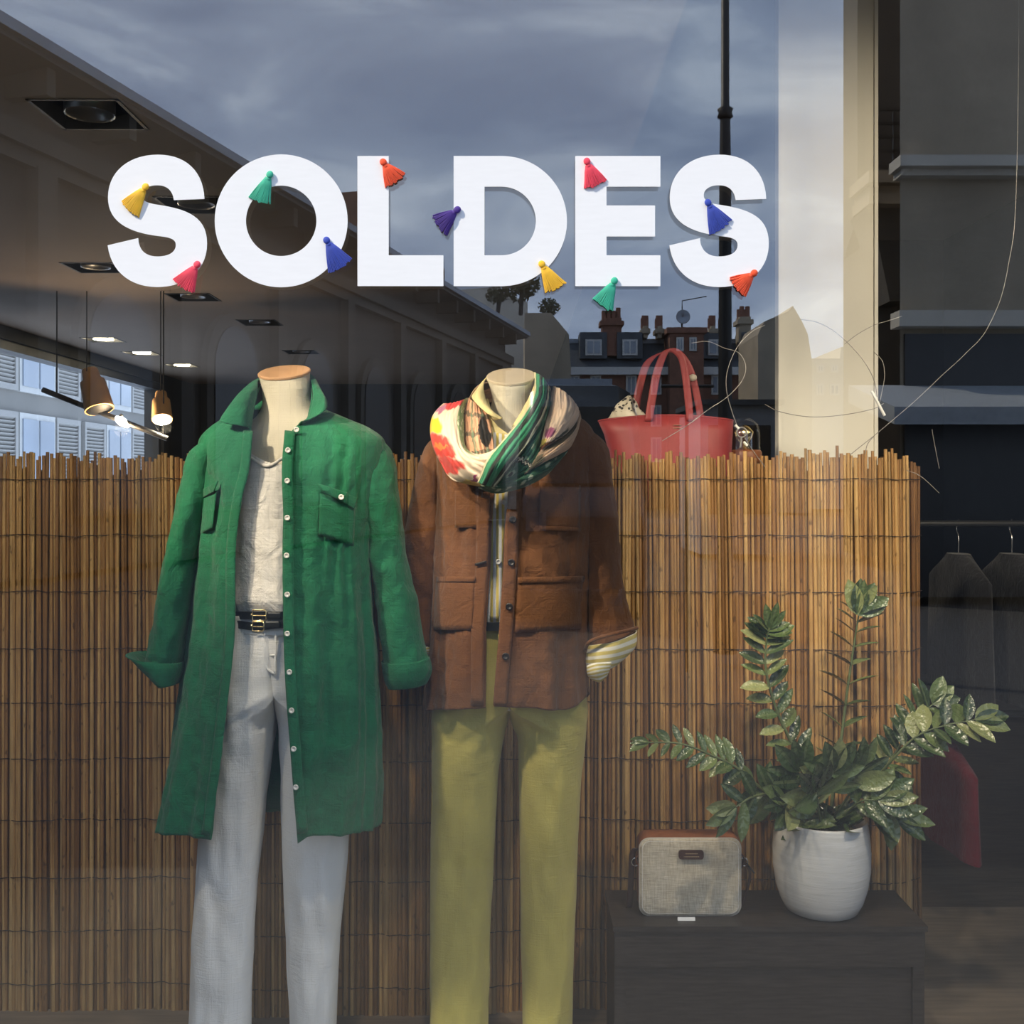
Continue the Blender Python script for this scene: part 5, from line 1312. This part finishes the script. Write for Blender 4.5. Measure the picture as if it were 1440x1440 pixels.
c = wp(188, 908); MB().tube([c + Vector((.011 * cos(k * pi / 12), 0, .011 * sin(k * pi / 12))) for k in range(25)], .0018, 8).build('ring', m_wire2, wm)
MB().tube([wp(185, 935), wp(186, 960), wp(180, 1000)], .0022, 8).build('hook', m_wire2, wm)
MB().tube(catmull([wp(1420, 555), wp(1560, 425), wp(1700, 260), wp(1820, -100), wp(1880, -900), (wp(1900, 0).x, 2.40, ZHIGH)], 30), .0008, 6).build('hanging_wire', m_wire2, wm)

# dark red garment on a rail, right
gx = P(1360, 0, 2.95)
rl = thing('clothes_rail', 'black two-tier clothes rail beyond the end of the reed screen', 'clothes rail', (gx.x, 3.2, STREET))
for zb_ in (1.15, .58): MB().tube([(1.16, 3.2, zb_), (2.4, 3.2, zb_)], .010).build('bar', m_metal_black, rl)
for x0 in (1.62, 2.4): MB().tube([(x0, 3.2, STREET), (x0, 3.2, 1.15)], .012).build('upright', m_metal_black, rl)
def hanging(name, label, x, mat, z0, z1, cat, bar=1.15):
    t = thing(name, label, cat, (x, 3.2, z0))
    rows = []
    for i in range(24):
        f = i / 23; z = z1 + (z0 - z1) * f; row = []
        for k in range(32):
            th = 2 * pi * k / 32; a = .03 + .006 * f; b = .05 + .16 * min(1, f * 6) + .02 * f
            w = 1 + .18 * sin(6 * th + f * 2) * f
            row.append((x + a * w * cos(th), 3.2 + b * sin(th), z))
        rows.append(row)
    mb = MB().grid(rows, True); mb.cap(rows[0]); mb.build('cloth', mat, t)
    MB().tube(catmull([(x, 3.2, z1), (x, 3.2, z1 + .05), (x, 3.215, z1 + .075), (x, 3.2, bar + .013)], 14), .002, 6).build('hanger_hook', m_steel, t)
m_dred = cloth('dark_red_wool', (.16, .012, .022), .1, slub=False)
m_dnavy = cloth('black_wool', (.012, .012, .014), .1, slub=False)
hanging('hanging_skirt', 'dark red skirt hanging from the lower tier of the clothes rail', 1.30, m_dred, .20, .49, 'skirt', .58)
for k, lab in enumerate(('black jacket hanging above the dark red skirt', 'black jacket hanging midway along the upper rail', 'black jacket hanging last on the upper rail')):
    hanging('hanging_jacket', lab, 1.34 + .16 * k, m_dnavy, .62, 1.06, 'jacket')

# ================================================================== LETTERS AND TASSELS ON THE PANE
m_vinyl = M('white_vinyl', (.92, .92, .92), .55, .015, 30, (1, 1, 6))
GY0, GY1 = GLASS - .0011, GLASS - .0003
def bez(p0, p1, p2, p3, n=14):
    return [tuple((1 - t) ** 3 * a + 3 * (1 - t) ** 2 * t * b + 3 * (1 - t) * t * t * c + t ** 3 * d for a, b, c, d in zip(p0, p1, p2, p3)) for t in [k / n for k in range(n)]]
def s_shape():
    q = []
    B = lambda *a: q.extend(bez(*a))
    q.append((640, 612)); 
    B((485, 618), (480, 572), (452, 543), (402, 543)); B((402, 543), (356, 543), (325, 562), (324, 592)); B((324, 592), (323, 622), (348, 632), (400, 641)); B((400, 641), (560, 664), (653, 705), (653, 838))
    B((653, 838), (653, 975), (545, 1058), (402, 1058)); B((402, 1058), (255, 1058), (152, 968), (148, 815))
    B((305, 810), (306, 868), (340, 903), (402, 903)); B((402, 903), (462, 903), (495, 880), (495, 845)); B((495, 845), (495, 815), (468, 806), (400, 799)); B((400, 799), (240, 778), (152, 720), (152, 605))
    B((152, 605), (152, 470), (262, 388), (405, 388)); B((405, 388), (545, 388), (634, 470), (640, 612))
    return [(110 + x / 3.6, 110 + y / 3.6) for x, y in q]
def circ(cx_, cy_, r, n=72, a0=0, a1=360): return [(cx_ + r * cos(radians(a0 + (a1 - a0) * k / n)), cy_ + r * sin(radians(a0 + (a1 - a0) * k / n))) for k in range(n)]
def letter(ch, loops, label):
    cu = bpy.data.curves.new('letter', 'CURVE'); cu.dimensions = '2D'; cu.fill_mode = 'BOTH'; cu.extrude = (GY1 - GY0) / 2
    for lp_ in loops:
        sp = cu.splines.new('POLY'); sp.points.add(len(lp_) - 1); sp.use_cyclic_u = True
        for pt, (x, y) in zip(sp.points, lp_):
            p = P(x, y, GLASS); pt.co = (p.x, p.z, 0, 1)
    o = bpy.data.objects.new('tmp', cu); C.objects.link(o)
    me = bpy.data.meshes.new_from_object(o.evaluated_get(bpy.context.evaluated_depsgraph_get()))
    bpy.data.objects.remove(o)
    me.transform(Matrix(((1, 0, 0, 0), (0, 0, -1, (GY0 + GY1) / 2), (0, 1, 0, 0), (0, 0, 0, 1))))
    me.materials.clear(); me.materials.append(m_vinyl)
    ob = bpy.data.objects.new('sticker_letter_' + ch, me); C.objects.link(ob)
    tag(ob, label, 'letter', 'white window letters')
S1 = s_shape()
letter('s', [S1], 'white vinyl letter S on the glass, first of the word')
letter('o', [circ(395.6, 310.8, 93.4), circ(395.6, 310.8, 49.5)], 'white vinyl letter O on the glass')
letter('l', [[(502.8, 219.7), (546.7, 219.7), (546.7, 359.2), (623.6, 359.2), (623.6, 402.5), (502.8, 402.5)]], 'white vinyl letter L on the glass')
k_ = lambda x: 500 + x / 3.6
letter('d', [[(638, 402.6), (638, 219.7)] + circ(k_(741), 311.1, 91.4, 48, -90, 90) + [(k_(741), 402.6)], [(681.4, 359.2), (681.4, 262.8)] + circ(k_(739), 311, 48.2, 40, -90, 90) + [(k_(739), 359.2)]], 'white vinyl letter D on the glass')
letter('e', [[(808.9, 219.7), (928.5, 219.7), (928.5, 262.8), (852.8, 262.8), (852.8, 289.2), (921, 289.2), (921, 332.8), (852.8, 332.8), (852.8, 359.2), (928.5, 359.2), (928.5, 402.6), (808.9, 402.6)]], 'white vinyl letter E on the glass')
letter('s', [[(x + 789.5, y) for x, y in S1]], 'white vinyl letter S on the glass, last of the word')

def tassel(head, c1, c2, colr, label, seed):
    rs = random.Random(seed)
    mname = 'tassel_thread_' + '_'.join('%d' % int(c * 255) for c in colr)
    mt = bpy.data.materials.get(mname) or M(mname, colr, .75, .18, 60, sheen=.2)
    h = Vector((*head, 0)); a = Vector((*c1, 0)); b = Vector((*c2, 0)); m_ = (a + b) / 2
    ax = (m_ - h).normalized(); nx = Vector((-ax.y, ax.x, 0))
    if (b - a).dot(nx) < 0: a, b = b, a
    p0 = P(h.x, h.y, GLASS)
    t = thing('tassel', label, 'tassel', (p0.x, GLASS, p0.z), group='tassels among the window letters')
    # head knob
    R_ = 5.0; rows = []
    W3 = lambda q, dep: P(q.x, q.y, GLASS - .0012 - dep)
    for i in range(9):
        f = pi * i / 8; row = []
        for k in range(16):
            th = 2 * pi * k / 16
            q = h + ax * (-cos(f) * R_ * 1.1) + nx * (sin(f) * cos(th) * R_)
            row.append(W3(q, .0022 + .0022 * sin(f) * sin(th)))
        rows.append(row)
    MB().grid(rows, True).build('knot', mt, t)
    # skirt: strands side by side, fanning from the neck to a ragged hem
    n = 17; mb = MB(); nk = h + ax * (R_ * 1.0)
    for s in range(n):
        f = s / (n - 1); u = f * 2 - 1
        e = a.lerp(b, f); e = e + ax * (2.2 * sin(pi * f) + rs.uniform(-1.6, 1.2))
        st_ = nk + nx * u * 3.6; sh = nk.lerp(e, .28) + nx * u * 3.0
        wd = ((b - a).length / n) * .62
        pts = [st_, st_.lerp(sh, .6), sh, sh.lerp(e, .5) + nx * rs.uniform(-.5, .5), e]
        dep = .0010 + .0022 * sqrt(max(0, 1 - u * u))
        c = catmull([W3(q, dep * k) for q, k in zip(pts, (.8, 1, 1.15, 1, .6))], 9)
        wr_ = [(.9 + (wd - .9) * (i / 8)) / FPX * GLASS for i in range(9)]
        mb.tube(c, wr_, 6)
    mb.build('fringe', mt, t)
    rows = []
    for z in (-1.4, -.7, .7, 1.4):
        rows.append([W3(nk + ax * (z + 1.2) + nx * cos(2 * pi * k / 14) * (3.6 - .2 * abs(z)), .0022 + .002 * sin(2 * pi * k / 14)) for k in range(14)])
    MB().grid(rows, True).build('binding', mt, t)
YEL, RED, TEAL, BLUE, ORA, PUR = (.86, .48, .02), (.80, .045, .09), (.03, .40, .25), (.02, .05, .36), (.82, .075, .015), (.045, .012, .20)
for i, (hd, c1, c2, cl, lb) in enumerate([
    ((204.4, 262.8), (171, 284), (195, 305), YEL, 'yellow tassel inside the first letter S'),
    ((277, 372), (243, 394), (272, 412), RED, 'raspberry tassel at the foot of the first letter S'),
    ((379.4, 245.5), (350, 278), (380, 286), TEAL, 'teal tassel on the inner rim of the letter O'),
    ((459.4, 338), (463, 384), (495, 365), BLUE, 'blue tassel on the lower right of the letter O'),
    ((539, 228), (542, 263), (570, 245), ORA, 'orange-red tassel at the top of the letter L'),
    ((643, 295), (608, 304), (628, 331), PUR, 'purple tassel on the stem of the letter D'),
    ((762, 371.5), (767, 411), (796, 398), YEL, 'yellow tassel at the foot of the letter D'),
    ((825.5, 227), (822, 265), (853, 254), RED, 'raspberry tassel at the top of the letter E'),
    ((864, 395), (834, 420), (861, 438), TEAL, 'teal tassel hanging below the letter E'),
    ((995.8, 285), (999, 331), (1029, 310), BLUE, 'blue tassel inside the last letter S'),
    ((1060.5, 384), (1026, 391), (1048, 417), ORA, 'orange-red tassel at the foot of the last letter S')]):
    tassel(hd, c1, c2, cl, lb, i)
